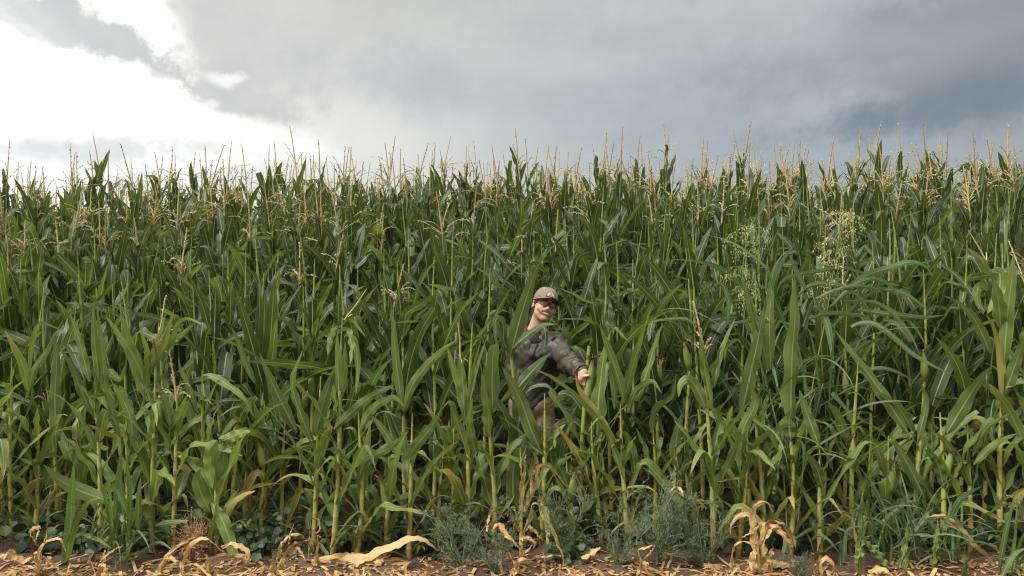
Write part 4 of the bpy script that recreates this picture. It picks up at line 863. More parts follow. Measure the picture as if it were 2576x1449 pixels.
patch('badge', bar, .0045, M_RED, capo)
for cx, hh in ((-.008, .016), (.004, .019)):
    patch('badge', [(cx - .0025, .082), (cx + .0025, .082), (cx + .0025, .082 + hh), (cx - .0025, .082 + hh)], .0045, M_GREEN, capo)
for i in range(7):
    cx = -.024 + .008 * i; patch('badge', [(cx - .0022, .0695), (cx + .0022, .0695), (cx + .0022, .0745), (cx - .0022, .0745)], .0056, M_CREAM, capo)
# hair, glasses, eyes, teeth
hb = MB()
for q in (-1, 1):
    U2, V2 = np.meshgrid(np.linspace(0, 1, 9), np.linspace(0, 1, 7), indexing='ij')
    yy = -.040 + .12 * U2; zz = .045 - V2 * (.030 + .050 * U2) ; sx = np.sqrt(np.maximum(1 - ((yy - .012) / .096) ** 2 - ((zz - .035) / .092) ** 2, .05))
    hb.add(np.stack([q * (.0775 * sx + .002), yy, zz], -1), grid_faces(8, 6))
head_mb(hb, 'hair', M_HAIR, MAN)
for q in (-1, 1):
    eb = MB(); tube(eb, spline([(q * .016, -.0935, .0365), (q * .030, -.0915, .041), (q * .047, -.080, .037)], 8), np.array([.0012, .0018, .0021, .0022, .0021, .0019, .0016, .0012, .0008]), 6); head_mb(eb, 'eyebrow', M_HAIR, MAN)
    ey_ = MB(); bt = np.linspace(0, np.pi, 7); tube(ey_, np.stack([q * .031 - .012 * np.cos(bt), -.0835 + 0 * bt, .017 + 0 * bt], -1), .0040 * np.sin(bt) + .0002, 8); head_mb(ey_, 'eye', M_EYE, MAN)
gl = MB()
for q in (-1, 1):
    a_ = np.linspace(0, 2 * np.pi, 33); sx = np.sign(np.cos(a_)) * np.abs(np.cos(a_)) ** .45; sz = np.sign(np.sin(a_)) * np.abs(np.sin(a_)) ** .55
    X_, Z_ = q * .0305 + .0250 * sx, .018 + .0155 * sz - .0015 * sx * q; Y_ = -.104 + 4.5 * (np.abs(X_) - .01) ** 2
    tube(gl, np.stack([X_, Y_, Z_], -1), .0019, 6)
    tube(gl, spline([(q * .0555, -.097, .023), (q * .074, -.055, .024), (q * .080, .004, .026)], 8), .0026, 6)
tube(gl, spline([(-.007, -.104, .022), (0, -.1085, .0235), (.007, -.104, .022)], 6), .0024, 6)
go = head_mb(gl, 'glasses', M_FRAME, MAN)
m, t, out = mat('spectacle_lens'); p = t.new('ShaderNodeBsdfPrincipled'); p.inputs['Base Color'].default_value = (1, 1, 1, 1); p.inputs['Roughness'].default_value = 0.03
tr = t.new('ShaderNodeBsdfTransparent'); fz = t.new('ShaderNodeFresnel'); fz.inputs[0].default_value = 1.6; gs = t.new('ShaderNodeBsdfGlossy'); gs.inputs['Roughness'].default_value = 0.02
ms = t.new('ShaderNodeMixShader'); t.l.new(fz.outputs[0], ms.inputs[0]); t.l.new(tr.outputs[0], ms.inputs[1]); t.l.new(gs.outputs[0], ms.inputs[2]); t.l.new(ms.outputs[0], out.inputs[0]); M_LENS = m
t.n.remove(p)
for q in (-1, 1):
    lm = MB(); a_ = np.linspace(0, 2 * np.pi, 33); r_ = np.linspace(0.02, 1, 5); AA, RR = np.meshgrid(a_, r_, indexing='ij')
    sx = np.sign(np.cos(AA)) * np.abs(np.cos(AA)) ** .45 * RR; sz = np.sign(np.sin(AA)) * np.abs(np.sin(AA)) ** .55 * RR; X_ = q * .0305 + .0245 * sx
    lm.add(np.stack([X_, -.104 + 4.5 * (np.abs(X_) - .01) ** 2 - .0015 * (1 - RR ** 2), .018 + .015 * sz], -1), grid_faces(32, 4)); head_mb(lm, 'lens', M_LENS, go)
te = MB(); U2, V2 = np.meshgrid(np.linspace(-1, 1, 13), np.linspace(0, 1, 4), indexing='ij')
X_ = .0275 * U2; te.add(np.stack([X_, -.0915 + 13.0 * X_ ** 2, -.0365 + 7.0 * X_ ** 2 - V2 * .0122 * (1 - U2 ** 2 * .75)], -1), grid_faces(12, 3)); head_mb(te, 'teeth', M_TEETH, MAN)

# ------------------------------------------------------------------ tall grass with seed heads, low grass
def zg(x, y): return (1629 + .3527 * x, 511 + .3527 * y)
def za(x, y, ox, oy): return (ox + .25 * x, oy + .25 * y)
rng = np.random.default_rng(21)
def grass_thing(foot, drawn_leaves, d, label, W=0.03, rnd=0, span=0.25, L=(0.5, 0.8), H=(0.1, 1.0), vig=0.1, stems=(), heads=(), dvig=0.0):
    org = np.array([(foot[0] - 1288) / FP * d, d, float(ground_z((foot[0] - 1288) / FP * d, d)) - 0.01]); root = thing('grass_tuft', org, label, 'grass')
    fo = MB()
    for pts, w_ in drawn_leaves:
        q = d - 0.03 + rng.uniform(-.1, .1) - np.linspace(0, 1, len(pts)) * rng.uniform(-.08, .15)
        drawn(fo, [P(a, b, e) for (a, b), e in zip(pts, q)], w_, rng, roll=rng.normal(0, .5), roll2=rng.normal(0, .8), origin=org, fold=.3, ruf=.04, age=rng.uniform(0, .2), vig=np.clip(vig + dvig + rng.normal(0, .18), 0, 1), wrap=False)
    for i in range(rnd):
        z = rng.uniform(*H); r_ = span * rng.uniform(0, 1) ** .7; a = rng.uniform(0, 6.28)
        blade(fo, (r_ * math.cos(a), r_ * .5 * math.sin(a), z), rng.uniform(0, 6.28), rng.uniform(0.7, 1.45), rng.uniform(*L), W * rng.uniform(.5, 1.1), rng.uniform(.4, 2.3), rng, p=rng.uniform(1.1, 2), twist=rng.normal(0, 1), drift=rng.normal(0, .3),
              n=12, m=2, fold=.3, ruf=.03, age=rng.uniform(0, .25), vig=np.clip(vig + rng.normal(0, .12), 0, 1), wrap=False)
    fo.build('blades', M_GRASS, root)
    for pts, hd in zip(stems, heads):
        st = MB(); C = spline([P(a, b, d - .02) for a, b in pts], 20) - org; tube(st, C, np.linspace(.006, .003, 21), 6, attr=(.5, 0, 0)); so = st.build('stem', M_STALK, root)
        sd = MB(); n = hd['n']; u = np.linspace(0, 1, len(C)); at0 = hd.get('tone', .5)
        for i in range(n):      # branches droop, each hung with small seeds
            q = rng.uniform(hd['from'], 1); b0 = np.array([np.interp(q, u, C[:, k]) for k in range(3)])
            a = rng.uniform(0, 6.28); e = rng.uniform(.2, 1.2); l = hd['len'] * rng.uniform(.5, 1.1); tt = np.linspace(0, 1, 9); an = e - rng.uniform(1.5, 2.7) * tt ** 1.1
            T = np.stack([np.cos(an) * math.cos(a), np.cos(an) * math.sin(a), np.sin(an)], -1); B_ = b0 + np.cumsum(T * l / 8, 0)
            tube(sd, B_, .0011, 3, attr=(at0, 0, 0))
            k = 30; qi = rng.uniform(.25, 1, k); pos = np.stack([np.interp(qi, tt, B_[:, j]) for j in range(3)], -1) + rng.normal(0, .010, (k, 3))
            dv = unit(np.array([0, 0, -1.0]) + rng.normal(0, .55, (k, 3))); s_ = unit(np.cross(dv, rng.normal(size=(k, 3)))); ls = rng.uniform(.013, .022, (k, 1)); w2 = .0030
            Vv = np.stack([pos, pos + dv * ls * .45 + s_ * w2, pos + dv * ls, pos + dv * ls * .45 - s_ * w2], 1); sd.add(Vv, np.arange(4 * k).reshape(-1, 4), None, (np.clip(at0 + rng.normal(0, .15), 0, 1), 0, 0))
        h = sd.build('seed_head', M_SEED, root)
        if hd.get('label'): h['label'] = hd['label']
    return root
TG = [([zg(*q) for q in pts], w_) for pts, w_ in [
 ([(720, 800), (690, 650), (600, 520), (450, 440), (300, 410), (145, 405)], .040), ([(900, 620), (860, 480), (780, 400), (640, 300), (520, 250), (430, 232)], .038), ([(900, 700), (960, 560), (1060, 515), (1200, 490), (1400, 460), (1500, 490), (1640, 520)], .030),
 ([(1380, 640), (1560, 520), (1700, 470), (1880, 420), (1980, 450), (2040, 530)], .048), ([(1080, 650), (1140, 600), (1240, 575), (1400, 600), (1500, 660), (1610, 800)], .034), ([(1300, 740), (1450, 600), (1600, 540), (1720, 580), (1790, 680), (1830, 820)], .030),
 ([(1150, 830), (1280, 790), (1400, 790), (1500, 805), (1630, 808)], .034), ([(1500, 760), (1700, 790), (1850, 805), (2000, 815), (2130, 795)], .036), ([(1450, 880), (1520, 850), (1620, 860), (1740, 940), (1900, 1080), (2170, 1230)], .045),
 ([(1440, 1100), (1480, 1065), (1560, 1000), (1750, 960)], .030), ([(1650, 610), (1760, 625), (1880, 670), (2000, 770)], .036), ([(1500, 1210), (1580, 1185), (1700, 1180), (1850, 1240), (1920, 1290)], .026), ([(1180, 740), (1230, 760), (1290, 900), (1325, 1150)], .045),
 ([(1000, 900), (920, 720), (900, 600), (960, 420), (1050, 290)], .045), ([(820, 900), (860, 700), (900, 480), (970, 350)], .040), ([(1130, 620), (1060, 480), (1010, 370)], .036), ([(1230, 760), (1180, 560), (1120, 440)], .034), ([(1340, 720), (1350, 560), (1355, 470)], .03),
 ([(1200, 680), (1400, 600), (1600, 600), (1700, 660)], .024), ([(1240, 640), (1420, 690), (1560, 760), (1660, 880)], .026), ([(1300, 900), (1450, 760), (1600, 640), (1720, 600)], .028), ([(600, 860), (760, 840), (900, 860)], .024), ([(590, 700), (700, 690), (820, 650)], .024),
 ([(330, 1010), (200, 860), (80, 830), (-20, 880)], .026), ([(350, 880), (280, 830), (130, 830), (20, 850)], .024), ([(1560, 700), (1750, 770), (1900, 880), (2010, 1060)], .026), ([(1400, 700), (1650, 720), (1850, 900), (1950, 1100)], .024), ([(480, 600), (510, 575), (545, 600), (580, 720), (570, 860)], .034)]]
grass_thing((1985, 1395), TG, 4.92, 'tall arching grass clump with two drooping seed heads, right of the man', .026, 60, .34, (.45, .85), (.25, 1.15), .15,
            stems=[[(1985, 1395), (1960, 1100), (1905, 880), (1868, 700), (1880, 600), (1895, 555)], [(2000, 1395), (2040, 1000), (2085, 760), (2110, 600), (2130, 545), (2150, 535)]],
            heads=[dict(n=34, len=.155, **{'from': .72}, tone=.25, label='pale green drooping seed head'), dict(n=36, len=.16, **{'from': .74}, tone=.7, label='brown drooping seed head')])
LG = [([za(*q, 0, 1087) for q in pts], w_ * 1.3) for pts, w_ in [
 ([(1150, 1100), (1110, 850), (1050, 600), (980, 350), (930, 130)], .030), ([(1140, 1000), (1120, 700), (1090, 400), (1075, 0)], .034), ([(1160, 1000), (1165, 700), (1190, 400), (1250, 60)], .020), ([(1290, 1100), (1310, 800), (1300, 500), (1260, 230)], .030), ([(1390, 1000), (1390, 850), (1400, 600), (1420, 440)], .030),
 ([(690, 1120), (780, 860), (900, 700), (1000, 670)], .036), ([(1240, 900), (1205, 840), (1170, 1000), (1130, 1210)], .032), ([(1380, 900), (1445, 830), (1500, 900), (1530, 1100), (1570, 1280)], .030), ([(1130, 1180), (1060, 1000), (1015, 810)], .036), ([(1300, 880), (1200, 640), (1130, 520)], .024), ([(1250, 1000), (1240, 700), (1215, 480), (1230, 250)], .020),
 ([(640, 1400), (700, 1080), (720, 700), (745, 290)], .055), ([(1080, 690), (800, 590), (600, 480), (440, 330)], .070), ([(1560, 950), (1680, 920), (1900, 890)], .030), ([(700, 1080), (830, 1040), (1000, 1090), (1130, 1180)], .022), ([(1280, 1240), (1420, 1210), (1600, 1110), (1740, 1190)], .022), ([(1230, 1449), (1280, 1250), (1340, 1050)], .018), ([(980, 1200), (900, 1100), (1000, 830)], .024)]]
grass_thing((290, 1425), LG, 4.62, 'bright green grass tuft with narrow upright blades at the field edge on the left', .017, 34, .14, (.25, .5), (.0, .22), .15, dvig=.5)
RG = [([za(*q, 1932, 1087) for q in pts], w_) for pts, w_ in [
 ([(1050, 1000), (1250, 820), (1440, 700), (1560, 800), (1660, 950)], .026), ([(270, 1080), (420, 990), (600, 962), (740, 985)], .026), ([(440, 1090), (500, 1040), (600, 1080), (720, 1220)], .022), ([(760, 1300), (790, 1000), (860, 955), (940, 960)], .030), ([(1040, 940), (1130, 945), (1210, 1000)], .022), ([(1400, 1100), (1560, 900), (1620, 820), (1560, 980)], .03),
 ([(1840, 860), (1920, 700), (2030, 610), (2150, 548)], .036), ([(1830, 900), (1910, 920), (1900, 1190)], .034), ([(1400, 1050), (1600, 1040), (1760, 1110), (1810, 1210)], .02), ([(720, 1449), (735, 1150), (725, 1000)], .03), ([(1250, 1180), (1450, 1070), (1640, 1040)], .02)]]
grass_thing((2290, 1425), RG, 4.62, 'low tangle of bluish grass blades growing at the field edge, bottom right', .017, 130, .36, (.2, .5), (.0, .18), .0)
grass_thing((2560, 1449), [([(2512, 1449), (2530, 1340), (2556, 1232)], .03), ([(2535, 1449), (2555, 1330), (2572, 1235)], .022), ([(2520, 1449), (2550, 1395), (2590, 1375)], .04), ([(2545, 1449), (2556, 1320), (2560, 1240)], .016), ([(2600, 1300), (2560, 1270), (2520, 1262)], .03)], 4.4, 'pale stiff grass shoots rising at the bottom right corner', .02, 14, .06, (.2, .45), (0, .1), .35)

# ------------------------------------------------------------------ feathery weeds, tumbleweed, creeping leaves
def feathery(mb, p0, d0, l, depth, rng, r=.0022):
    n = 5; tt = np.linspace(0, 1, n + 1)[:, None]; C = p0 + d0 * l * tt + rng.normal(0, .012 * l, (n + 1, 3)) * tt
    tube(mb, C, np.linspace(r, r * .6, n + 1), 3, attr=(rng.uniform(), 0, 0))
    if depth == 0 or l < .05:
        k = int(5 + l * 85); q = rng.uniform(.1, 1, k); b = np.stack([np.interp(q, tt[:, 0], C[:, j]) for j in range(3)], -1)
        dv = unit(d0 * .6 + rng.normal(0, .7, (k, 3))); s_ = unit(np.cross(dv, rng.normal(size=(k, 3)))) * .0011; ls = rng.uniform(.008, .020, (k, 1))
        V = np.stack([b - s_, b + s_, b + s_ * .4 + dv * ls, b - s_ * .4 + dv * ls], 1); mb.add(V, np.arange(4 * k).reshape(-1, 4), None, (rng.uniform(), 0, 0)); return
    for i in range(int(rng.integers(6, 10))):
        q = rng.uniform(.15, 1); b = np.array([np.interp(q, tt[:, 0], C[:, j]) for j in range(3)])
        feathery(mb, b, unit(d0 + rng.normal(0, .55, 3) + [0, 0, .15]), l * rng.uniform(.32, .55), depth - 1, rng, r * .6)
def weed(px, py, d, h, wid, n, label, group):
    org = np.array([(px - 1288) / FP * d, d, 0.0]); org[2] = float(ground_z(org[0], d)) - .01; root = thing('feathery_weed', org, label, 'weed', group); st, fo = MB(), MB()
    for i in range(n):
        a = rng.uniform(0, 6.28); dv = unit(np.array([math.cos(a) * wid, math.sin(a) * wid * .5, 1.0])); l = h * rng.uniform(.55, 1.05)
        C = np.linspace(0, 1, 7)[:, None] * dv * l + rng.normal(0, .006, (7, 3)); tube(st, C, np.linspace(.004, .0015, 7), 4, attr=(rng.uniform(), 0, 0))
        for j in range(8):
            q = rng.uniform(.05, 1); feathery(fo, np.array([np.interp(q, np.linspace(0, 1, 7), C[:, k]) for k in range(3)]), unit(dv * .8 + rng.normal(0, .6, 3)), h * rng.uniform(.12, .34), 1, rng)
    st.build('stem', M_WEED, root); fo.build('foliage', M_WEED, root)
FW = 'feathery weeds at the field edge'
weed(1165, 1425, 4.58, .42, .75, 7, 'feathery blue-green weed sprawling beside the bundle of lying dry leaves', FW)
weed(1240, 1440, 4.50, .40, .5, 6, 'feathery blue-green weed behind the dry curled stalk, left of the man', FW)
weed(1425, 1395, 4.72, .50, .3, 7, 'sparse feathery weed on the stalk beside the man', FW)
weed(1650, 1430, 4.56, .56, .45, 8, 'tallest feathery blue-green weed, below the blighted ear', FW)
weed(1770, 1425, 4.60, .46, .5, 7, 'feathery blue-green weed left of the big dry corn plant', FW)
weed(1555, 1440, 4.50, .34, .8, 6, 'low feathery weed right of the thick brown-yellow stalk', FW)
weed(2010, 1440, 4.45, .20, .6, 5, 'small feathery weed tuft at the foot of the big dry corn plant', FW)
tb = MB(); d = 4.66; c0 = P(484, 1345, d); root = thing('tumbleweed', c0 * [1, 1, 0] + [0, 0, .0], 'ball-shaped brown dry tumbleweed bush under the leaning pale corn plant', 'dry bush'); o0 = np.array(root.location)
for i in range(230):
    dv = unit(rng.normal(0, 1, 3) + [0, 0, .35]); l = .135 * rng.uniform(.5, 1.12) * (1.25 if dv[2] > .5 else 1); b = c0 + [0, 0, -.05]; C = b + np.linspace(0, 1, 6)[:, None] * dv * l * [1, 1, 1.15] + np.cumsum(rng.normal(0, .006, (6, 3)), 0) * [1, 1, 1]
    tube(tb, C - o0, np.linspace(.0016, .0006, 6), 3, attr=(rng.uniform(), 0, 0))
    k = 14; q = rng.uniform(.3, 1, k); p_ = np.stack([np.interp(q, np.linspace(0, 1, 6), C[:, j]) for j in range(3)], -1) - o0; dv2 = unit(rng.normal(size=(k, 3))); s_ = unit(np.cross(dv2, rng.normal(size=(k, 3)))) * .0022; ls = rng.uniform(.005, .013, (k, 1))
    tb.add(np.stack([p_ - s_ * .3, p_ + s_, p_ + dv2 * ls, p_ - s_], 1), np.arange(4 * k).reshape(-1, 4), None, (rng.uniform(), 0, 0))
tb.build('twigs', M_TUMBLE, root)
def creeper(px, py, d, n, sx, sz, label):
    org = np.array([(px - 1288) / FP * d, d, 0.0]); org[2] = float(ground_z(org[0], d)); root = thing('creeping_vine', org, label, 'vine', 'leafy vines on the ground between the stalks'); mb = MB(); st = MB()
    for i in range(n):
        c = np.array([rng.normal(0, sx), rng.normal(0, .07), abs(rng.normal(0, sz)) + .02]); r_ = rng.uniform(.014, .032); a = np.linspace(0, 2 * np.pi, 13)
        hr = r_ * (1 - .45 * np.exp(-((a - np.pi) / .45) ** 2) + .3 * np.exp(-(np.minimum(a, 2 * np.pi - a) / .35) ** 2))
        nrm = unit(np.array([rng.normal(0, .5), -.75, .8]) + rng.normal(0, .25, 3)); s_ = unit(np.cross(nrm, rng.normal(size=3))); u_ = np.cross(nrm, s_)
        rr_ = np.linspace(.02, 1, 4); V = c + (rr_[None, :, None] * hr[:, None, None]) * (np.cos(a)[:, None, None] * s_ + np.sin(a)[:, None, None] * u_) + (rr_ ** 2)[None, :, None] * r_ * .18 * nrm * np.abs(np.sin(a))[:, None, None]
        mb.add(V, grid_faces(12, 3), None, (rng.uniform(), 0, 0)); tube(st, spline([c, c * [.7, .8, .5], [c[0] * .4, c[1] * .5, -.01]], 4), .0015, 3)
    mb.build('foliage', M_VINE, root); st.build('stem', M_VINE, root)
creeper(662, 1420, 4.72, 60, .075, .10, 'large patch of dark heart-shaped vine leaves left of the dry bent stalk')
creeper(870, 1390, 4.95, 14, .03, .06, 'small dark vine sprig between two thick stalks, above the lying dry leaves')
creeper(1000, 1385, 5.0, 26, .08, .07, 'dark vine leaves behind the lying dry leaves')
creeper(1440, 1420, 4.62, 34, .08, .06, 'dark vine leaves on the ground beneath the man')
creeper(215, 1400, 4.85, 50, .10, .09, 'dark vine leaves behind the bright grass tuft on the left')
creeper(2300, 1400, 4.85, 50, .14, .10, 'dark vine leaves behind the low bluish grass')
creeper(1700, 1400, 4.9, 40, .12, .08, 'dark vine leaves behind the right feathery weeds')

ug = MB(); N = 3600
for i in range(N):
    yy = 4.78 + 2.8 * rng.uniform() ** 1.25; xx = rng.uniform(-.68, .68) * yy; c = np.array([xx, yy, float(ground_z(xx, yy)) + rng.uniform(.01, .30) * rng.uniform() ** .7]); r_ = rng.uniform(.02, .045); a = np.linspace(0, 2 * np.pi, 9)
    nrm = unit(np.array([0, -.3, 1]) + rng.normal(0, .45, 3)); s_ = unit(np.cross(nrm, rng.normal(size=3))); u_ = np.cross(nrm, s_); hr = r_ * (1 + .35 * np.cos(a)); rr_ = np.array([.02, .6, 1.0])
    ug.add(c + rr_[None, :, None] * hr[:, None, None] * (np.cos(a)[:, None, None] * s_ + .8 * np.sin(a)[:, None, None] * u_) + (rr_ ** 2)[None, :, None] * r_ * .15 * nrm * np.abs(np.sin(a))[:, None, None], grid_faces(8, 2), None, (rng.uniform(), 0, 0))
    if i % 2: tube(ug, np.array([c, [c[0], c[1], 0]]), .0012, 3)
tag(ug.build('ground_cover', M_VINE), 'dark leafy weeds covering the shaded soil between the corn rows', 'ground cover', kind='stuff')

# ------------------------------------------------------------------ dry corn at the verge
def dry_plant(foot, leaves, d, label, name='dry_corn_plant', cat='dry corn plant', stub=None, age=.1, vig=.0, matl=None):
    org = np.array([(foot[0] - 1288) / FP * d, d, 0.0]); org[2] = float(ground_z(org[0], d)) - .005; root = thing(name, org, label, cat, 'dry corn plants along the verge'); fo = MB()
    for pts, w_ in leaves:
        q = d + rng.uniform(-.03, .03) - np.linspace(0, 1, len(pts)) * rng.uniform(-.05, .10)
        drawn(fo, [P(a + rng.normal(0, 2), b + rng.normal(0, 2), e) for (a, b), e in zip(pts, q)], w_ * 0.92, rng, roll=rng.normal(0, .9), roll2=rng.normal(0, 2.0), n=34, crum=.0028, m=6, origin=org, fold=rng.uniform(.0, .6), ruf=rng.uniform(.25, .6), age=age + rng.uniform(.1, .7) * (matl is None), vig=np.clip(vig + rng.normal(0, .08), 0, 1), wrap=False)
    fo.build('foliage', matl or M_DRY, root)
    if stub:
        st = MB(); C = spline([P(a, b, d) for a, b in stub], 8) - org; tube(st, C, np.linspace(.012, .008, 9), 7, attr=(.5, .8, 0), uvy=np.linspace(0.1, .4, 9)); st.build('stalk', M_STALK, root)
Z6 = lambda *q: [za(x, y, 0, 1087) for x, y in q]; Z7 = lambda *q: [za(x, y, 644, 1087) for x, y in q]; Z8 = lambda *q: [za(x, y, 1288, 1087) for x, y in q]; Z9 = lambda *q: [za(x, y, 1932, 1087) for x, y in q]
dry_plant((105, 1462), [(Z6((400, 1500), (390, 1260), (450, 1120), (580, 1075), (665, 1210)), .03), (Z6((430, 1260), (520, 1320), (600, 1400), (650, 1480)), .035), (Z6((390, 1480), (370, 1330), (345, 1245), (420, 1200)), .035), (Z6((480, 1300), (440, 1400), (470, 1500)), .04), (Z6((350, 1090), (380, 950), (310, 1020), (400, 1150)), .02), (Z6((455, 1120), (470, 1010), (480, 930)), .012)], 4.40, 'orange-tan dry corn plant with collapsed leaves near the left corner', stub=Z6((390, 1500), (385, 1300)))
dry_plant((255, 1465), [(Z6((970, 1500), (1000, 1330), (1100, 1230), (1240, 1130)), .022), (Z6((990, 1330), (1050, 1360), (1090, 1480)), .03), (Z6((1010, 1300), (1040, 1230), (1060, 1180)), .015), (Z6((965, 1500), (985, 1400), (1020, 1330)), .03)], 4.40, 'small curled tan dry corn plant below the bright grass tuft')
dry_plant((405, 1462), [(Z6((1590, 1490), (1640, 1300), (1800, 1140), (2050, 1005)), .028), (Z6((1650, 1270), (1750, 1270), (1820, 1340), (1850, 1480)), .035), (Z6((1840, 1420), (1870, 1230), (1960, 1120), (2070, 1075), (2250, 1200)), .032), (Z6((1600, 1450), (1660, 1340), (1700, 1280)), .04)], 4.42, 'tan dry corn plant with arched leaves in front of the brown tumbleweed')
dry_plant((530, 1462), [(Z6((2080, 1490), (2110, 1290), (2220, 1245), (2400, 1250), (2545, 1325)), .035), (Z6((2230, 1160), (2330, 1130), (2440, 1170), (2485, 1260), (2420, 1380), (2250, 1450)), .035), (Z6((2100, 1340), (2170, 1390), (2220, 1480)), .05), (Z6((2060, 1330), (2000, 1400), (1960, 1480)), .035)], 4.42, 'tan dry corn plant with looping leaves at the foot of the leaning pale plant', stub=Z6((2110, 1490), (2100, 1320)))
dry_plant((700, 1462), [(Z7((220, 1490), (250, 1310), (330, 1200), (420, 1110), (545, 1095)), .030), (Z7((210, 1320), (260, 1120), (340, 1050), (430, 1035), (545, 1105)), .026), (Z7((300, 1230), (400, 1160), (460, 1240), (510, 1310)), .022), (Z7((330, 1130), (360, 1010), (385, 925)), .012), (Z7((250, 1350), (300, 1290), (330, 1300)), .03), (Z7((150, 1490), (170, 1330), (175, 1205)), .04)], 4.42, 'yellowish dry corn plant with two bent leaves and a stub, below the leafy vine', vig=.5, stub=Z7((215, 1500), (235, 1320)))
dry_plant((795, 1455), [(Z7((600, 1480), (610, 1200), (620, 1040), (660, 1050)), .03), (Z7((545, 1300), (535, 1100), (545, 920)), .012), (Z7((560, 850), (620, 900), (640, 980), (610, 1010)), .028)], 4.5, 'broken pale corn stub with a torn tip left of the lying dry leaves', stub=Z7((590, 1480), (600, 1250)))
for pts, w_, lb in [(Z7((900, 1460), (1050, 1290), (1300, 1180), (1550, 1075), (1690, 1090), (1835, 1200)), .05, 'long tan dry leaf arched over the lying bundle'), (Z7((560, 1310), (800, 1280), (1050, 1270), (1300, 1290), (1540, 1290)), .055, 'straight tan dry leaf at the back of the lying bundle'),
                    (Z7((650, 1340), (900, 1330), (1150, 1310), (1400, 1330), (1540, 1300)), .06, 'broad tan dry leaf in the middle of the lying bundle'), (Z7((1070, 1370), (1220, 1395), (1420, 1385), (1560, 1300)), .065, 'curled tan dry leaf at the front of the lying bundle'),
                    (Z7((1200, 1330), (1240, 1290), (1290, 1260)), .05, 'short tan dry leaf crossing the lying bundle'), (Z7((420, 1400), (520, 1350), (680, 1320), (760, 1330)), .05, 'tan dry leaf lying left of the bundle'),
                    (Z7((880, 1460), (960, 1380), (1010, 1290)), .02, 'thin tan dry leaf leaning on the bundle'), (Z8((60, 1430), (200, 1360), (350, 1375), (510, 1410)), .06, 'broad tan dry leaf lying before the dry curled stalk'), (Z8((700, 1270), (800, 1210), (900, 1160)), .04, 'tan dry leaf lying under the thick brown-yellow stalk'),
                    (Z9((0, 1310), (120, 1330), (260, 1345)), .04, 'flat tan dry leaf by the big dry plant'), (Z9((200, 1480), (230, 1360), (250, 1290)), .045, 'upright tan dry leaf right of the big dry plant'), (Z6((0, 1250), (120, 1240), (240, 1290), (340, 1260)), .05, 'tan dry leaf lying at the left end of the verge'), (Z6((80, 1200), (120, 1240), (170, 1300)), .045, 'pale dry leaf leaning at the left end of the verge'), (Z6((1080, 1060), (1060, 1120), (1110, 1180)), .05, 'tan dry leaf lying behind the bright grass tuft'), (Z8((1930, 1330), (2100, 1370), (2260, 1390)), .035, 'grey dry leaf lying left of the big dry plant')]:
    mb = MB(); C = [P(a, b, 4.55 + .02 * i) for i, (a, b) in enumerate(pts)]; o0 = C[0] * [1, 1, 0]
    drawn(mb, C, w_ * 1.2, rng, roll=rng.normal(.5, .3), origin=o0, fold=.2, ruf=.3, age=rng.uniform(.2, .8), n=34, m=6, crum=.003, wrap=False); tag(mb.build('dry_leaf', M_DRY, None, o0), lb, 'dry leaf', 'dry leaves lying on the verge')
dry_plant((1080, 1465), [(Z7((1730, 1500), (1735, 1370), (1800, 1320), (1900, 1345)), .035), (Z7((1740, 1380), (1700, 1310), (1610, 1255)), .012), (Z7((1360, 1500), (1370, 1400), (1440, 1385)), .03), (Z7((1850, 1400), (1880, 1360), (1905, 1340)), .03)], 4.42, 'low broken tan dry corn plant between the lying bundle and the left feathery weed')
dry_plant((1290, 1465), [(Z8((-20, 1480), (60, 1330), (200, 1265), (360, 1250), (540, 1250)), .035), (Z8((-20, 1420), (80, 1290), (150, 1210), (230, 1105)), .03), (Z8((0, 1449), (40, 1380), (80, 1330)), .04), (Z8((90, 1180), (100, 1090), (150, 1060), (220, 1120), (210, 1180)), .03), (Z8((-200, 1000), (-140, 950), (-60, 1010), (60, 1160)), .04), (Z8((-250, 1000), (-210, 820), (-160, 790), (-60, 880)), .03)], 4.42, 'curled tan dry corn stalk and leaves in front of the man')
dry_plant((1615, 1465), [(Z8((1350, 1500), (1310, 1350), (1280, 1240), (1265, 1185), (1340, 1165), (1445, 1138)), .032), (Z8((1330, 1290), (1380, 1220), (1440, 1140)), .012), (Z8((1330, 1420), (1320, 1340), (1345, 1310), (1380, 1340)), .04)], 4.42, 'single tan dry corn shoot with a hooked tip before the right feathery weeds', stub=Z8((1345, 1500), (1325, 1340)))
dry_plant((1905, 1455), [(Z8((2470, 1420), (2450, 1050), (2410, 850), (2450, 740), (2560, 700), (2640, 800)), .05), (Z8((2480, 1300), (2440, 1000), (2400, 850), (2310, 820), (2225, 900), (2205, 1050)), .045), (Z8((2240, 1500), (2225, 1250), (2270, 1110), (2380, 1110), (2470, 1180)), .03), (Z8((2480, 1150), (2540, 950), (2640, 880), (2780, 960), (2830, 1120)), .05), (Z8((2500, 1350), (2520, 1150), (2600, 1000), (2700, 950)), .05), (Z8((2500, 1449), (2560, 1300), (2620, 1150)), .06), (Z8((2330, 1070), (2430, 990), (2540, 900)), .014), (Z8((2440, 1449), (2430, 1250), (2470, 1050)), .05), (Z9((0, 1210), (40, 1200), (30, 1480)), .04), (Z9((-100, 930), (60, 950), (170, 1030), (250, 1160)), .045)], 4.45, 'big orange-tan dry corn plant with broad curled leaves, right of the feathery weeds', stub=Z8((2490, 1490), (2470, 1150)))
dry_plant((2060, 1465), [(Z9((560, 1500), (530, 1310), (580, 1275), (650, 1350), (650, 1480)), .04), (Z9((480, 1480), (500, 1330), (540, 1290)), .03)], 4.42, 'rusty dry leaf shoot right of the big dry corn plant')
dry_plant((2230, 1465), [(Z9((1000, 1480), (1060, 1395), (1180, 1375), (1280, 1490)), .05)], 4.42, 'curled orange dry leaf shoot among the low bluish grass')
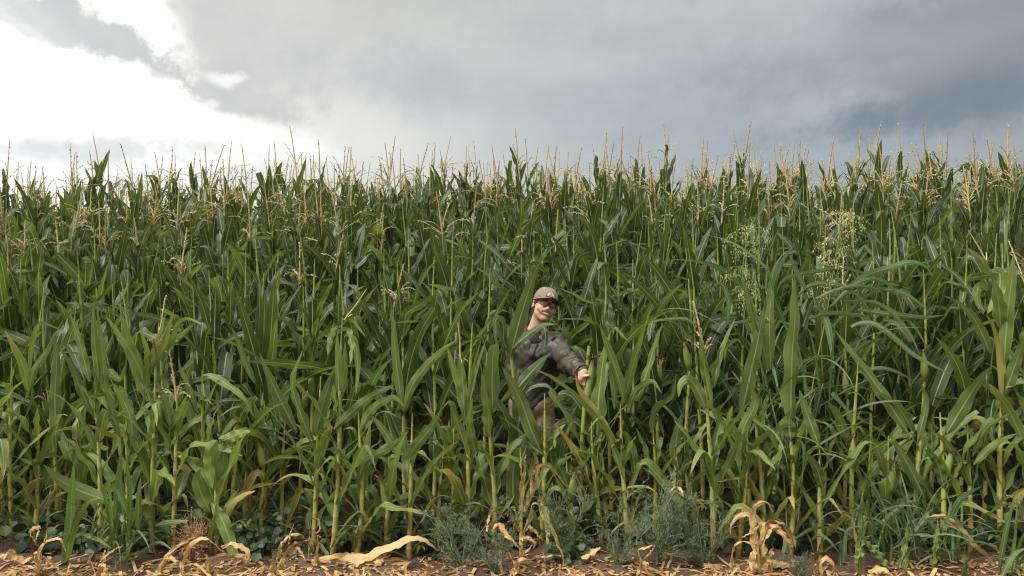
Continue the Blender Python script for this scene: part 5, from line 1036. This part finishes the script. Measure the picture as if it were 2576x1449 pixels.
dry_plant((2500, 1465), [(Z9((1600, 850), (1700, 840), (1800, 880), (1900, 960), (2100, 1150), (2220, 1290), (2280, 1470)), .04), (Z9((2360, 705), (2480, 770), (2576, 900)), .02), (Z9((2400, 630), (2500, 670), (2600, 720)), .012)], 4.5, 'yellowing leaf arching down through the low bluish grass', vig=.75, age=.0)
dry_plant((1312, 1420), [(Z8((85, 900), (78, 600), (82, 350), (80, 170)), .026), (Z8((100, 900), (110, 600), (125, 400), (135, 180)), .024), (Z8((130, 780), (180, 520), (215, 380), (235, 290), (245, 380)), .036), (Z8((140, 800), (230, 520), (270, 380), (330, 335), (420, 390), (500, 480), (575, 560)), .04), (Z8((90, 1060), (160, 900), (230, 720), (300, 780), (390, 930), (470, 1130), (520, 1260), (540, 1400)), .034), (Z8((80, 1000), (30, 900), (-10, 800)), .03), (Z8((85, 960), (20, 760), (-30, 770), (-60, 850)), .028), (Z8((100, 1100), (150, 950), (300, 1100)), .03)], 4.56, 'half-dried pale young corn plant with upright shoots in front of the man', vig=.85, age=0, stub=Z8((95, 1320), (90, 1100), (95, 850)))
for i, (pts, lb) in enumerate([(Z9((1300, 1500), (1370, 1200), (1430, 900)), 'pale green cut corn shoot leaning right in the low bluish grass'), (Z9((1650, 1490), (1670, 1200), (1700, 890)), 'upright pale green corn shoot, middle of the low bluish grass'), (Z9((1960, 1490), (1970, 1320), (1975, 1150)), 'short pale green corn shoot at the right of the low bluish grass'), (Z9((905, 1400), (940, 1000), (950, 760), (958, 560)), 'tall pale green corn shoot with bent leaves left of the low bluish grass')]):
    dry_plant((pts[0][0], 1440), [(pts, .045), ([(a + 4, b + 20) for a, b in pts[:-1]] + [(pts[-2][0] + 10, pts[-2][1] - 10)], .035)] + ([(Z9((900, 1330), (950, 1150), (1020, 1035), (1060, 1050)), .06), (Z9((1000, 1100), (1100, 1200), (1200, 1340), (1250, 1420)), .06), (Z9((920, 1000), (1000, 850), (1020, 1000)), .04)] if i == 3 else []), 4.45, lb, 'corn_shoot', 'corn shoot', matl=M_LEAF, vig=.75)
# chopped litter on the soil: nobody could count it
mb = MB(); N = 2600
x = rng.uniform(-3.4, 3.4, N); y = 4.25 + np.abs(rng.normal(0, .24, N)); z = ground_z(x, y) + rng.uniform(.004, .022, N)
a = rng.uniform(0, 6.28, N); l = rng.uniform(.012, .075, N) * np.where(rng.uniform(size=N) < .12, 3.2, 1); w_ = rng.uniform(.003, .011, N)
t4 = np.linspace(-.5, .5, 4); dirx, diry = np.cos(a), np.sin(a); tilt = rng.normal(0, .22, N); bend = rng.uniform(-.2, .35, N)
V = np.zeros((N, 4, 2, 3))
for j in range(4):
    for k, s_ in enumerate((-1, 1)):
        V[:, j, k, 0] = x + dirx * l * t4[j] - diry * w_ * s_; V[:, j, k, 1] = y + diry * l * t4[j] + dirx * w_ * s_; V[:, j, k, 2] = z + l * t4[j] * tilt + bend * l * (.25 - t4[j] ** 2) + s_ * w_ * rng.normal(0, .3, N)
f = np.concatenate([(np.arange(N) * 8)[:, None] + np.array([2 * j, 2 * j + 1, 2 * j + 3, 2 * j + 2]) for j in range(3)])
uvs = np.zeros((N, 4, 2, 2)); uvs[..., 0] = np.array([.1, .45]); uvs[..., 1] = np.linspace(.1, .6, 4)[None, :, None]
mb.add(V, f, uvs, (.5, .1, 0)); ra = np.repeat(rng.uniform(size=N), 8); mb.A[-1][:, 0] = ra; mb.A[-1][:, 1] = np.repeat(rng.uniform(0, 1.5, N), 8)
tag(mb.build('litter', M_DRY), 'chopped tan corn litter strewn on the soil', 'litter', kind='stuff')
